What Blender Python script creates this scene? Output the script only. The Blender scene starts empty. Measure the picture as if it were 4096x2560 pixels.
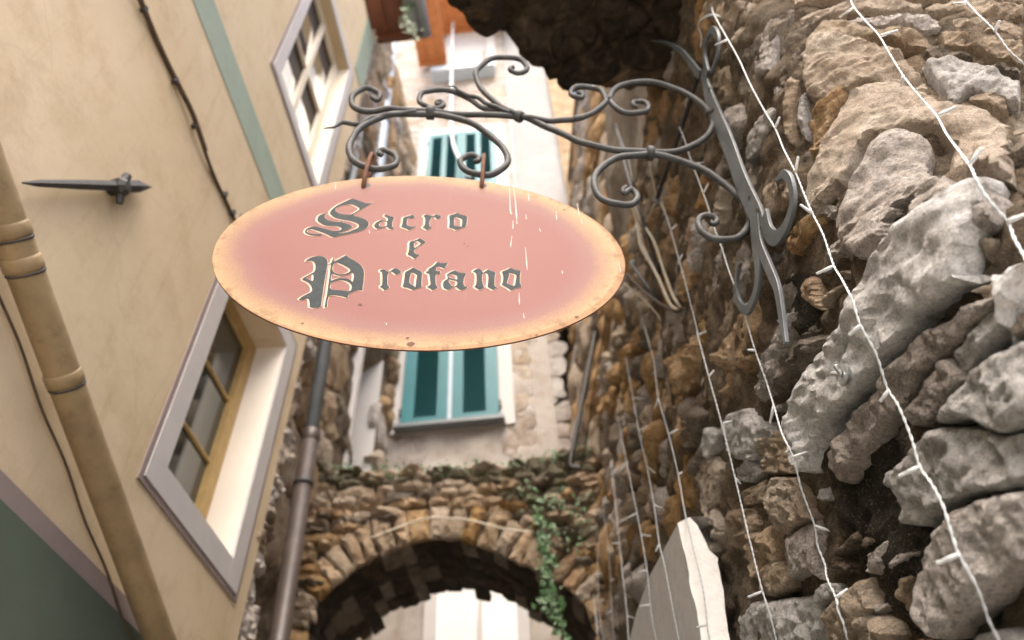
import bpy, math, random
import numpy as np
from mathutils import Vector, Matrix
from mathutils.geometry import delaunay_2d_cdt
sc = bpy.context.scene
COL = sc.collection
# ------------------------------------------------------------------ camera
CX, CY, FPX = 512.0, 320.0, 737.1065          # frame 1024 x 640
RC = np.array([[0.99450748, 0.09809768, 0.03649277],
               [0.09618044, -0.71901882, -0.68830318],
               [-0.04128195, 0.68803255, -0.72450467]])
cd = bpy.data.cameras.new('camera'); cam = bpy.data.objects.new('camera', cd); COL.objects.link(cam)
cd.sensor_width = 36; cd.lens = FPX * 36 / 1024; cd.clip_start = 0.02; cd.clip_end = 500
cam.matrix_world = Matrix([[*RC[i], 0.0] for i in range(3)] + [[0, 0, 0, 1]])
cd.dof.use_dof = True; cd.dof.focus_distance = 1.34; cd.dof.aperture_fstop = 2.7
sc.camera = cam
# ------------------------------------------------------------------ sky, sun, exposure
SUN_AZ, SUN_EL = math.radians(4), math.radians(58)     # azimuth from -Y towards +X
sdir = Vector((math.sin(SUN_AZ) * math.cos(SUN_EL), -math.cos(SUN_AZ) * math.cos(SUN_EL), math.sin(SUN_EL)))
w = bpy.data.worlds.new('World'); sc.world = w; w.use_nodes = True
nt = w.node_tree; nt.nodes.clear()
sky = nt.nodes.new('ShaderNodeTexSky'); sky.sky_type = 'NISHITA'; sky.sun_disc = False
sky.sun_elevation = SUN_EL; sky.sun_rotation = math.atan2(sdir.x, sdir.y)
sky.air_density = 0.7; sky.dust_density = 5.0; sky.ozone_density = 0.0
bg = nt.nodes.new('ShaderNodeBackground'); bg.inputs[1].default_value = 0.15
out = nt.nodes.new('ShaderNodeOutputWorld')
nt.links.new(sky.outputs[0], bg.inputs[0]); nt.links.new(bg.outputs[0], out.inputs[0])
sl = bpy.data.lights.new('sun', 'SUN'); sl.energy = 1.5; sl.angle = math.radians(60); sl.color = (1.0, 0.90, 0.76)
so = bpy.data.objects.new('sun', sl); COL.objects.link(so)
so.rotation_euler = sdir.to_track_quat('Z', 'Y').to_euler()
sc.view_settings.view_transform = 'Standard'; sc.view_settings.look = 'None'
sc.view_settings.gamma = 1.0; sc.view_settings.use_curve_mapping = False
sc.view_settings.exposure = 1.8
sc.render.engine = 'CYCLES'; sc.cycles.max_bounces = 5; sc.cycles.diffuse_bounces = 3
sc.cycles.use_denoising = True

# ------------------------------------------------------------------ helpers: camera rays -> surfaces of the place
def ray(x, y):                                  # photo pixel (4096 wide) -> world direction
    return RC @ np.array([(x / 4 - CX) / FPX, -(y / 4 - CY) / FPX, -1.0])
def at(x, y, ax, val):
    d = ray(x, y); return d * (val / d[ax])
def zz(ox, oy, s):                              # maps an enlarged tile to photo pixels
    return lambda pts: [(ox + s * p[0], oy + s * p[1]) for p in pts]
RNG = random.Random(7)
# numpy value noise
def _h(i, j, k):
    n = (i * 73856093) ^ (j * 19349663) ^ (k * 83492791)
    n = (n ^ (n >> 13)) * 1274126177 & 0x7fffffff
    n = (n ^ (n >> 16)) * 668265263 & 0x7fffffff
    return (n & 0xffff) / 32767.5 - 1.0
def vnoise(p):
    p = np.asarray(p, float); i = np.floor(p).astype(np.int64); f = p - i
    f = f * f * f * (f * (f * 6 - 15) + 10); r = 0
    for a in (0, 1):
        for b in (0, 1):
            for c in (0, 1):
                wgt = (f[:, 0] if a else 1 - f[:, 0]) * (f[:, 1] if b else 1 - f[:, 1]) * (f[:, 2] if c else 1 - f[:, 2])
                r = r + wgt * _h(i[:, 0] + a, i[:, 1] + b, i[:, 2] + c)
    return r
def fbm(p, o=4, g=0.5):
    r = 0; a = 1.0; p = np.asarray(p, float)
    for k in range(o):
        r = r + a * vnoise(p + 17.3 * k); p = p * 2.03; a *= g
    return r
WM = {}
def empty(name, loc=(0, 0, 0), parent=None):
    o = bpy.data.objects.new(name, None); o.location = loc; o.empty_display_size = 0.05; COL.objects.link(o)
    WM[o.name] = Matrix.Translation(loc)
    if parent is not None: o.parent = parent; o.matrix_parent_inverse = WM[parent.name].inverted()
    return o
def tag(o, label, cat, group=None, kind=None):
    if label: o['label'] = label
    if cat: o['category'] = cat
    if group: o['group'] = group
    if kind: o['kind'] = kind
    return o
def link(name, me, mat, parent=None, smooth=False, loc=(0, 0, 0), mw=None):
    if mat is not None: me.materials.append(mat)
    if smooth: me.polygons.foreach_set('use_smooth', [True] * len(me.polygons))
    o = bpy.data.objects.new(name, me); COL.objects.link(o)
    mw = mw if mw is not None else Matrix.Translation(loc)
    WM[o.name] = mw
    if parent is not None: o.parent = parent; o.matrix_parent_inverse = WM[parent.name].inverted()
    o.matrix_basis = mw
    return o
def mesh(name, vs, fs, mat, parent=None, smooth=False):
    vs = np.asarray(vs, float)
    c = vs.mean(0)
    me = bpy.data.meshes.new(name); me.from_pydata((vs - c).tolist(), [], [list(f) for f in fs]); me.update()
    return link(name, me, mat, parent, smooth, loc=tuple(c))
class MB:
    def __init__(s): s.v = []; s.f = []
    def add(s, vs, fs):
        b = len(s.v); s.v += [tuple(map(float, p)) for p in vs]; s.f += [[b + i for i in q] for q in fs]; return s
    def box(s, a, b):
        x0, y0, z0 = a; x1, y1, z1 = b
        return s.add([(x0, y0, z0), (x1, y0, z0), (x1, y1, z0), (x0, y1, z0), (x0, y0, z1), (x1, y0, z1), (x1, y1, z1), (x0, y1, z1)],
                     [(0, 3, 2, 1), (4, 5, 6, 7), (0, 1, 5, 4), (1, 2, 6, 5), (2, 3, 7, 6), (3, 0, 4, 7)])
    def tube(s, pts, r, n=8, cap=True, flat=None):
        P = [np.array(p, float) for p in pts]; m = len(P)
        R = r if hasattr(r, '__len__') else [r] * m
        vs = []; fs = []; prev = None
        for i in range(m):
            t = P[min(i + 1, m - 1)] - P[max(i - 1, 0)]; t /= (np.linalg.norm(t) + 1e-12)
            if prev is None:
                a = np.array([0, 0, 1.0]) if abs(t[2]) < 0.9 else np.array([1.0, 0, 0]); a = np.cross(t, a)
            else: a = prev
            a = a - t * (a @ t); a /= np.linalg.norm(a); prev = a; b = np.cross(t, a)
            for k in range(n):
                an = 2 * math.pi * k / n
                vs.append(P[i] + R[i] * (math.cos(an) * a + math.sin(an) * b))
        for i in range(m - 1):
            for k in range(n):
                k2 = (k + 1) % n
                fs.append((i * n + k, i * n + k2, (i + 1) * n + k2, (i + 1) * n + k))
        if cap: fs.append(tuple(range(n - 1, -1, -1))); fs.append(tuple((m - 1) * n + k for k in range(n)))
        return s.add(vs, fs)
    def build(s, name, mat, parent=None, smooth=False): return mesh(name, s.v, s.f, mat, parent, smooth)
def spline(pts, step=0.0, n=6):
    P = [np.array(p, float) for p in pts]; P = [2 * P[0] - P[1]] + P + [2 * P[-1] - P[-2]]; o = []
    for i in range(1, len(P) - 2):
        for k in range(n):
            t = k / n; a, b, c, d = P[i - 1], P[i], P[i + 1], P[i + 2]
            o.append(0.5 * (2 * b + (c - a) * t + (2 * a - 5 * b + 4 * c - d) * t * t + (3 * b - a - 3 * c + d) * t ** 3))
    o.append(P[-2]); return o

# ------------------------------------------------------------------ materials
class NT:
    def __init__(s, name):
        s.m = bpy.data.materials.new(name); s.m.use_nodes = True; s.t = s.m.node_tree
        s.b = s.t.nodes['Principled BSDF']; s.pos = s.n('ShaderNodeNewGeometry').outputs['Position']
    def n(s, ty, **k):
        q = s.t.nodes.new(ty)
        for a, b in k.items(): setattr(q, a, b)
        return q
    def l(s, a, b): s.t.links.new(a, b)
    def coord(s, scale=(1, 1, 1), rot=(0, 0, 0), src=None):
        q = s.n('ShaderNodeMapping'); q.inputs['Scale'].default_value = scale; q.inputs['Rotation'].default_value = rot
        s.l(src or s.pos, q.inputs['Vector']); return q.outputs[0]
    def noise(s, scale, detail=6, rough=0.6, vec=None, dist=0.0, color=False):
        q = s.n('ShaderNodeTexNoise'); q.inputs['Scale'].default_value = scale; q.inputs['Detail'].default_value = detail
        q.inputs['Roughness'].default_value = rough; q.inputs['Distortion'].default_value = dist
        s.l(vec or s.pos, q.inputs['Vector']); return q.outputs[1 if color else 0]
    def vor(s, scale, vec=None, feat='DISTANCE_TO_EDGE'):
        q = s.n('ShaderNodeTexVoronoi'); q.feature = feat; q.inputs['Scale'].default_value = scale
        s.l(vec or s.pos, q.inputs['Vector']); return q.outputs['Distance']
    def ramp(s, v, stops):
        q = s.n('ShaderNodeValToRGB'); e = q.color_ramp.elements
        for i, (p, c) in enumerate(stops):
            el = e[i] if i < 2 else e.new(p)
            el.position = p; c = c if hasattr(c, '__len__') else (c, c, c); el.color = (*c[:3], 1)
        s.l(v, q.inputs[0]); return q.outputs[0]
    def mix(s, f, a, b, mode='MIX'):
        q = s.n('ShaderNodeMix'); q.data_type = 'RGBA'; q.blend_type = mode
        for sock, v in ((q.inputs[0], f), (q.inputs[6], a), (q.inputs[7], b)):
            if hasattr(v, 'links'): s.l(v, sock)
            elif hasattr(v, '__len__'): sock.default_value = (*v[:3], 1)
            else: sock.default_value = v
        return q.outputs[2]
    def math(s, op, a, b=None):
        q = s.n('ShaderNodeMath'); q.operation = op
        for i, v in enumerate((a, b)):
            if v is None: continue
            if hasattr(v, 'links'): s.l(v, q.inputs[i])
            else: q.inputs[i].default_value = v
        return q.outputs[0]
    def bump(s, h, st=0.5, dist=0.01, prev=None):
        q = s.n('ShaderNodeBump'); q.inputs['Strength'].default_value = st; q.inputs['Distance'].default_value = dist
        s.l(h, q.inputs['Height'])
        if prev is not None: s.l(prev, q.inputs['Normal'])
        return q.outputs[0]
    def done(s, col=None, rough=0.8, normal=None, metal=0.0, spec=None):
        if col is not None:
            if hasattr(col, 'links'): s.l(col, s.b.inputs['Base Color'])
            else: s.b.inputs['Base Color'].default_value = (*col[:3], 1)
        if hasattr(rough, 'links'): s.l(rough, s.b.inputs['Roughness'])
        else: s.b.inputs['Roughness'].default_value = rough
        if normal is not None: s.l(normal, s.b.inputs['Normal'])
        s.b.inputs['Metallic'].default_value = metal
        if spec is not None: s.b.inputs['Specular IOR Level'].default_value = spec
        return s.m
def rock(name, a, b, c, ochre=0.35, dark=0.35, moss=0.1, fine=1.0, bump=0.8, och=(0.30, 0.15, 0.055), black=0.0):
    q = NT(name); rnd = q.n('ShaderNodeObjectInfo').outputs['Random']
    base = q.ramp(q.noise(7 * fine, 8, 0.62, dist=0.6), [(0.3, a), (0.5, b), (0.72, c)])
    sh = q.math('MULTIPLY_ADD', rnd, 0.4); sh.node.inputs[2].default_value = 0.86
    cr = q.n('ShaderNodeCombineColor'); [q.l(sh, cr.inputs[i]) for i in range(3)]
    base = q.mix(0.85, base, cr.outputs[0], 'MULTIPLY')
    hs = q.n('ShaderNodeHueSaturation'); hs.inputs['Hue'].default_value = 0.5
    q.l(base, hs.inputs['Color']); q.l(q.math('ADD', q.math('MULTIPLY', rnd, -0.5), 1.25), hs.inputs['Saturation']); base = hs.outputs[0]
    f1 = q.ramp(q.noise(3.1, 6, 0.65, dist=1.0), [(0.52, 0.0), (0.72, ochre)])
    base = q.mix(f1, base, och)
    lay = q.noise(1.0, 7, 0.7, vec=q.coord((22, 22, 90), (0.5, 0.25, 0.4)), dist=0.4)
    base = q.mix(q.ramp(lay, [(0.3, 0.4), (0.45, 0.0)]), base, tuple(0.6 * x for x in a))
    wv = q.mix(0.16, q.pos, q.noise(9, 5, 0.65, color=True))
    ck = q.vor(16 * fine, vec=q.coord((1, 1, 1.8), (0.4, 0.3, 0.2), src=wv))
    base = q.mix(q.ramp(ck, [(0.0, dark * 1.1), (0.035, 0.0)]), base, (0.035, 0.028, 0.02))
    sp = q.ramp(q.noise(95 * fine, 6, 0.75), [(0.38, min(1.0, dark * 1.5)), (0.5, 0.0)])
    base = q.mix(sp, base, (0.05, 0.04, 0.03))
    f2 = q.ramp(q.noise(19, 7, 0.75), [(0.6, 0.0), (0.72, min(1.0, dark * 1.3))])
    base = q.mix(f2, base, (0.045, 0.04, 0.03))
    pl = q.ramp(q.noise(13, 8, 0.75, dist=0.8), [(0.58, 0.0), (0.72, 0.55)])
    base = q.mix(pl, base, tuple(min(.75, 1.35 * x) for x in c))
    wh = q.ramp(q.noise(130 * fine, 4, 0.7, vec=q.coord(rot=(1, 2, 3))), [(0.60, 0.0), (0.70, 0.45)])
    base = q.mix(wh, base, tuple(min(.8, 1.5 * x) for x in c))
    mo = q.ramp(q.noise(4.3, 6, 0.7), [(0.58, 0.0), (0.7, moss)])
    base = q.mix(mo, base, (0.07, 0.075, 0.018))
    gr = q.noise(270 * fine, 4, 0.75, vec=q.coord(rot=(2, 1, .5)))
    base = q.mix(q.ramp(gr, [(0.36, min(.85, dark * 1.8)), (0.47, 0.0)]), base, tuple(.32 * x for x in b))
    base = q.mix(q.ramp(gr, [(0.56, 0.0), (0.66, 0.5)]), base, tuple(min(.85, 1.45 * x) for x in c))
    if black:                                     # patches of black crustose lichen, where they grow on this wall
        m = q.ramp(q.noise(3.2, 8, 0.72), [(0.50, 0.0), (0.62, black * .5)])
        for (px, py, pz), rad in (((.50, 1.05, .66), .20), ((.56, 1.13, 1.08), .13), ((.52, 1.0, .50), .16)):
            vd = q.n('ShaderNodeVectorMath'); vd.operation = 'DISTANCE'; q.l(q.pos, vd.inputs[0]); vd.inputs[1].default_value = (px, py, pz)
            dd = q.math('ADD', q.math('DIVIDE', vd.outputs['Value'], rad), q.math('MULTIPLY', q.math('SUBTRACT', q.noise(9, 6, .7), .5), 1.6))
            m = q.math('MAXIMUM', m, q.ramp(dd, [(0.75, black), (1.1, 0.0)]))
        base = q.mix(m, base, q.mix(q.ramp(q.noise(190, 3, .7), [(.56, 0.0), (.66, .9)]), (0.013, 0.012, 0.009), (0.24, 0.22, 0.17)))
    n = q.bump(lay, min(1, bump * 0.8), 0.02)
    n = q.bump(ck, 0.5, 0.01, n)
    n = q.bump(q.noise(26 * fine, 9, 0.72), min(1, bump * 1.2), 0.035, n)
    n = q.bump(q.noise(130 * fine, 6, 0.75), min(1, bump * 1.2), 0.012, n)
    n = q.bump(gr, min(1, bump * 0.8), 0.004, n)
    return q.done(base, 0.85, n, spec=0.3)
M = {}
M['tan'] = rock('tan_stone', (0.35, 0.265, 0.19), (0.54, 0.44, 0.34), (0.66, 0.575, 0.475), 0.35, 0.22, 0.16)
M['grey'] = rock('grey_stone', (0.43, 0.415, 0.395), (0.61, 0.595, 0.575), (0.73, 0.72, 0.70), 0.12, 0.26, 0.06)
M['pinkgrey'] = rock('pink_grey_stone', (0.40, 0.345, 0.305), (0.58, 0.525, 0.48), (0.72, 0.67, 0.63), 0.18, 0.34, 0.08)
M['slab'] = rock('smooth_pale_slab', (0.35, 0.35, 0.345), (0.50, 0.50, 0.495), (0.65, 0.65, 0.645), 0.14, 0.22, 0.03, 0.8, 0.42, och=(0.50, 0.38, 0.27))
M['ochre'] = rock('ochre_stone', (0.30, 0.175, 0.08), (0.54, 0.355, 0.195), (0.70, 0.53, 0.35), 0.65, 0.28, 0.18, och=(0.36, 0.18, 0.06))
M['dark'] = rock('dark_stone', (0.13, 0.105, 0.08), (0.24, 0.20, 0.155), (0.40, 0.34, 0.28), 0.35, 0.45, 0.3)
M['mortar'] = rock('earthy_mortar', (0.09, 0.068, 0.046), (0.24, 0.178, 0.115), (0.44, 0.345, 0.24), 0.45, 0.5, 0.35, 1.4, 1.0, och=(0.19, 0.10, 0.035), black=0.85)
M['mossshade'] = rock('shade_dark_mossy_stone', (0.014, 0.010, 0.007), (0.045, 0.032, 0.02), (0.17, 0.12, 0.07), 0.5, 0.75, 0.35, 1.6, 1.0, och=(0.12, 0.06, 0.02))  # mossy stone with the shade of vault and arch undersides baked into its colour
M['archstone'] = rock('arch_stone', (0.30, 0.21, 0.13), (0.50, 0.375, 0.255), (0.64, 0.52, 0.39), 0.6, 0.25, 0.15)
M['archmoss'] = rock('mossy_stone', (0.09, 0.09, 0.055), (0.20, 0.185, 0.12), (0.36, 0.32, 0.24), 0.3, 0.5, 0.85)
def plain(name, col, rough=0.7, var=0.12, scale=5, bump=0.15, bs=60, metal=0.0, spec=None, dirt=None, dcol=(0.1, 0.07, 0.04)):
    q = NT(name)
    c = q.ramp(q.noise(scale, 6, 0.6), [(0.25, tuple(x * (1 - var) for x in col)), (0.75, tuple(min(1, x * (1 + var)) for x in col))])
    if dirt:
        c = q.mix(q.ramp(q.noise(scale * 2.7, 8, 0.72), [(0.52, 0.0), (0.75, dirt)]), c, dcol)
    n = q.bump(q.noise(bs, 5, 0.6), bump, 0.004) if bump else None
    return q.done(c, rough, n, metal, spec)
def plaster(name, a, b, stain, st=0.5):
    q = NT(name)
    c = q.ramp(q.noise(1.6, 5, 0.6), [(0.3, a), (0.7, b)])
    c = q.mix(q.ramp(q.noise(5.5, 8, 0.7), [(0.5, 0.0), (0.8, st)]), c, stain)
    v = q.coord((3, 7, 0.7)); c = q.mix(q.ramp(q.noise(2.0, 6, 0.65, vec=v), [(0.55, 0.0), (0.8, st * 0.8)]), c, stain)
    c = q.mix(q.ramp(q.noise(140, 3, 0.6), [(0.28, 0.25), (0.4, 0.0)]), c, tuple(x * 0.55 for x in a))
    cr = q.vor(0.9, vec=q.mix(0.12, q.pos, q.noise(3, 4, 0.6, color=True)))
    c = q.mix(q.ramp(cr, [(0.0, 0.12), (0.004, 0.0)]), c, tuple(x * 0.4 for x in a))
    n = q.bump(q.noise(9, 5, 0.6), 0.25, 0.01); n = q.bump(q.noise(170, 4, 0.6), 0.25, 0.002, n)
    return q.done(c, 0.9, n, spec=0.2)
M['plaster'] = plaster('cream_plaster', (0.52, 0.42, 0.275), (0.60, 0.50, 0.36), (0.37, 0.265, 0.15), 0.6)
M['green'] = plain('sage_green_paint', (0.25, 0.31, 0.25), 0.85, 0.12, 3, 0.2, 120, dirt=0.2)
M['darkgreen'] = plain('dark_green_paint', (0.066, 0.09, 0.068), 0.85, 0.18, 2, 0.2, 120, dirt=0.25)
M['mauve'] = plain('mauve_paint', (0.235, 0.19, 0.18), 0.85, 0.1, 5, 0.2, 120)
M['lilac'] = plain('lilac_grey_paint', (0.47, 0.455, 0.45), 0.85, 0.07, 4, 0.2, 120, dirt=0.12)
M['reveal'] = plain('white_plaster_reveal', (0.74, 0.68, 0.60), 0.85, 0.06, 3, 0.2, 90, dirt=0.12, dcol=(0.5, 0.35, 0.18))
M['ochrewood'] = plain('ochre_wood', (0.42, 0.29, 0.115), 0.55, 0.2, 12, 0.25, 70, dirt=0.35, dcol=(0.2, 0.1, 0.03))
M['cream'] = plain('cream_wood', (0.70, 0.63, 0.50), 0.6, 0.08, 8, 0.1, 60)
M['sandpaint'] = plain('sand_paint', (0.46, 0.37, 0.235), 0.8, 0.08, 5, 0.1, 60)
def glass(name, col, ior, rough=0.03):
    q = NT(name)
    m = q.done(col, rough, q.bump(q.noise(3.0, 2, 0.5), 0.12, 0.01)); q.b.inputs['IOR'].default_value = ior; return m
M['glass'] = glass('old_window_glass', (0.03, 0.04, 0.036), 1.9, 0.05)
M['glass2'] = glass('bright_window_glass', (0.93, 0.95, 0.96), 1.6, 0.02); M['glass2'].node_tree.nodes['Principled BSDF'].inputs['Metallic'].default_value = 0.95
M['pipe'] = plain('weathered_ochre_pipe', (0.235, 0.172, 0.09), 0.7, 0.3, 7, 0.3, 50, dirt=0.75, dcol=(0.13, 0.075, 0.03))
M['rust'] = plain('rusty_iron', (0.12, 0.048, 0.024), 0.85, 0.5, 45, 0.5, 160, dirt=0.6, dcol=(0.05, 0.025, 0.015))
M['blackiron'] = plain('black_iron', (0.03, 0.03, 0.03), 0.6, 0.3, 30, 0.4, 90, dirt=0.3, dcol=(0.12, 0.07, 0.04))
M['cable'] = plain('brown_cable', (0.06, 0.04, 0.022), 0.7, 0.4, 20, 0.1, 60)
M['blackcable'] = plain('black_cable', (0.02, 0.02, 0.021), 0.5, 0.2, 20, 0.0)
M['palecable'] = plain('dusty_white_cable', (0.50, 0.45, 0.36), 0.6, 0.2, 20, 0.0)
M['white'] = plain('white_plastic', (0.56, 0.60, 0.63), 0.4, 0.04, 10, 0.0)
def _bulb():
    q = NT('frosted_clear_plastic'); m = q.done((0.82, 0.86, 0.88), 0.2); q.b.inputs['Transmission Weight'].default_value = 0.35; return m
M['bulb'] = _bulb()
def _iron():
    q = NT('grey_painted_iron')
    c = q.ramp(q.noise(30, 6, 0.65), [(0.3, (0.036, 0.039, 0.041)), (0.7, (0.075, 0.079, 0.08))])
    c = q.mix(q.ramp(q.noise(55, 8, 0.75), [(0.62, 0.0), (0.70, 0.8)]), c, (0.22, 0.10, 0.05))
    c = q.mix(q.ramp(q.noise(38, 4, 0.6, vec=q.coord((1, 1, 1.0), (1, 2, 3))), [(0.72, 0.0), (0.75, 0.7)]), c, (0.55, 0.53, 0.50))
    n = q.bump(q.noise(60, 4, 0.6), 0.35, 0.004); n = q.bump(q.noise(300, 3, 0.6), 0.2, 0.001, n)
    return q.done(c, 0.6, n, spec=0.35)
M['iron'] = _iron()
def _plate():
    q = NT('blue_grey_flat_iron')
    c = q.ramp(q.noise(14, 6, 0.65), [(0.3, (0.055, 0.066, 0.073)), (0.7, (0.105, 0.123, 0.134))])
    c = q.mix(q.ramp(q.noise(50, 8, 0.75), [(0.63, 0.0), (0.69, 0.85)]), c, (0.20, 0.085, 0.04))
    c = q.mix(q.ramp(q.noise(9, 8, 0.75), [(0.66, 0.0), (0.74, 0.6)]), c, (0.17, 0.09, 0.05))
    n = q.bump(q.noise(120, 5, 0.6), 0.3, 0.002)
    return q.done(c, 0.42, n, spec=0.6)
M['plate'] = _plate()
M['zinc'] = plain('galvanised_steel', (0.50, 0.53, 0.54), 0.38, 0.2, 60, 0.1, 200, metal=0.8)
M['brownpipe'] = plain('dark_brown_downpipe', (0.05, 0.037, 0.032), 0.45, 0.25, 6, 0.15, 60, dirt=0.25, dcol=(0.2, 0.15, 0.11))
M['greypipe'] = plain('pale_grey_downpipe', (0.40, 0.47, 0.54), 0.5, 0.12, 6, 0.1, 60)
M['facade'] = plaster('pale_pink_render', (0.32, 0.285, 0.25), (0.45, 0.415, 0.38), (0.21, 0.15, 0.10), 0.75)
M['greyfacade'] = plaster('grey_render', (0.27, 0.265, 0.26), (0.34, 0.333, 0.325), (0.22, 0.205, 0.19), 0.4)
M['whitepaint'] = plain('white_wall_paint', (0.52, 0.51, 0.50), 0.8, 0.05, 3, 0.15, 60, dirt=0.2, dcol=(0.45, 0.40, 0.34))
M['teal'] = plain('teal_shutter_paint', (0.005, 0.135, 0.16), 0.55, 0.12, 6, 0.1, 60, dirt=0.2, dcol=(0.03, 0.2, 0.22))
M['tealdark'] = plain('teal_louvre_paint', (0.012, 0.135, 0.155), 0.6, 0.12, 6, 0.0)
M['reflectpane'] = plain('painted_reflection_pane', (0.82, 0.82, 0.80), 0.5, 0.05, 3, 0.0)  # pane colour painted pale in place of a bright reflection in the glass
M['timber'] = plain('red_brown_timber', (0.095, 0.03, 0.013), 0.6, 0.3, 8, 0.2, 40)
M['orangetimber'] = plain('orange_timber', (0.36, 0.13, 0.035), 0.6, 0.25, 8, 0.2, 40)
M['slate'] = plain('grey_gutter', (0.16, 0.18, 0.19), 0.5, 0.2, 8, 0.1, 40)
M['whitestone'] = plain('white_limewash', (0.84, 0.83, 0.81), 0.85, 0.08, 14, 0.7, 60, dirt=0.35, dcol=(0.5, 0.42, 0.33))
M['concrete'] = plain('grey_cement_render', (0.50, 0.49, 0.475), 0.9, 0.12, 30, 0.5, 180, dirt=0.3, dcol=(0.28, 0.26, 0.24))
M['leaf'] = plain('ivy_leaf', (0.045, 0.115, 0.035), 0.5, 0.4, 15, 0.0)
M['fern'] = plain('trailing_leaf', (0.055, 0.11, 0.028), 0.5, 0.4, 15, 0.0)
M['stem'] = plain('brown_stem', (0.09, 0.055, 0.03), 0.8, 0.2, 15, 0.0)
M['ground'] = plain('stone_paving', (0.46, 0.42, 0.37), 0.9, 0.2, 2, 0.4, 20, dirt=0.3)
M['roughplaster'] = rock('broken_pink_plaster', (0.36, 0.27, 0.21), (0.55, 0.46, 0.39), (0.72, 0.66, 0.60), 0.3, 0.35, 0.0)
M['rustystain'] = M['rust']

# ------------------------------------------------------------------ ground
g = mesh('ground', [(-40, -60, -1.6), (40, -60, -1.6), (40, 30, -1.6), (-40, 30, -1.6)], [(0, 1, 2, 3)], M['ground']); tag(g, None, None, kind='structure')

# ------------------------------------------------------------------ stone builder
def inside(poly, pts):
    x, y = pts[:, 0], pts[:, 1]; r = np.zeros(len(pts), bool); n = len(poly); j = n - 1
    for i in range(n):
        xi, yi = poly[i]; xj, yj = poly[j]
        c = ((yi > y) != (yj > y)) & (x < (xj - xi) * (y - yi) / (yj - yi + 1e-12) + xi); r ^= c; j = i
    return r
def edge_dist(poly, pts):
    a = np.asarray(poly, float); e = np.roll(a, -1, 0) - a; L = (e * e).sum(1) + 1e-12; d = np.full(len(pts), 1e9)
    for k in range(0, len(pts), 400):
        q = pts[k:k + 400]; rx = q[:, 0, None] - a[None, :, 0]; ry = q[:, 1, None] - a[None, :, 1]
        t = np.clip((rx * e[:, 0] + ry * e[:, 1]) / L, 0, 1)
        d[k:k + 400] = np.sqrt(((rx - t * e[:, 0]) ** 2 + (ry - t * e[:, 1]) ** 2).min(1))
    return d
def chaikin(p, k=2):
    for _ in range(k):
        q = np.roll(p, -1, 0); p = np.stack([0.75 * p + 0.25 * q, 0.25 * p + 0.75 * q], 1).reshape(-1, 2)
    return p
def resample(p, s):
    q = np.vstack([p, p[:1]]); L = np.r_[0, np.cumsum(np.linalg.norm(np.diff(q, axis=0), axis=1))]
    n = max(10, int(L[-1] / s)); t = np.linspace(0, L[-1], n, endpoint=False)
    return np.stack([np.interp(t, L, q[:, 0]), np.interp(t, L, q[:, 1])], 1)
def area(p):
    q = np.roll(p, -1, 0); return 0.5 * float(np.sum(p[:, 0] * q[:, 1] - q[:, 0] * p[:, 1]))
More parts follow.
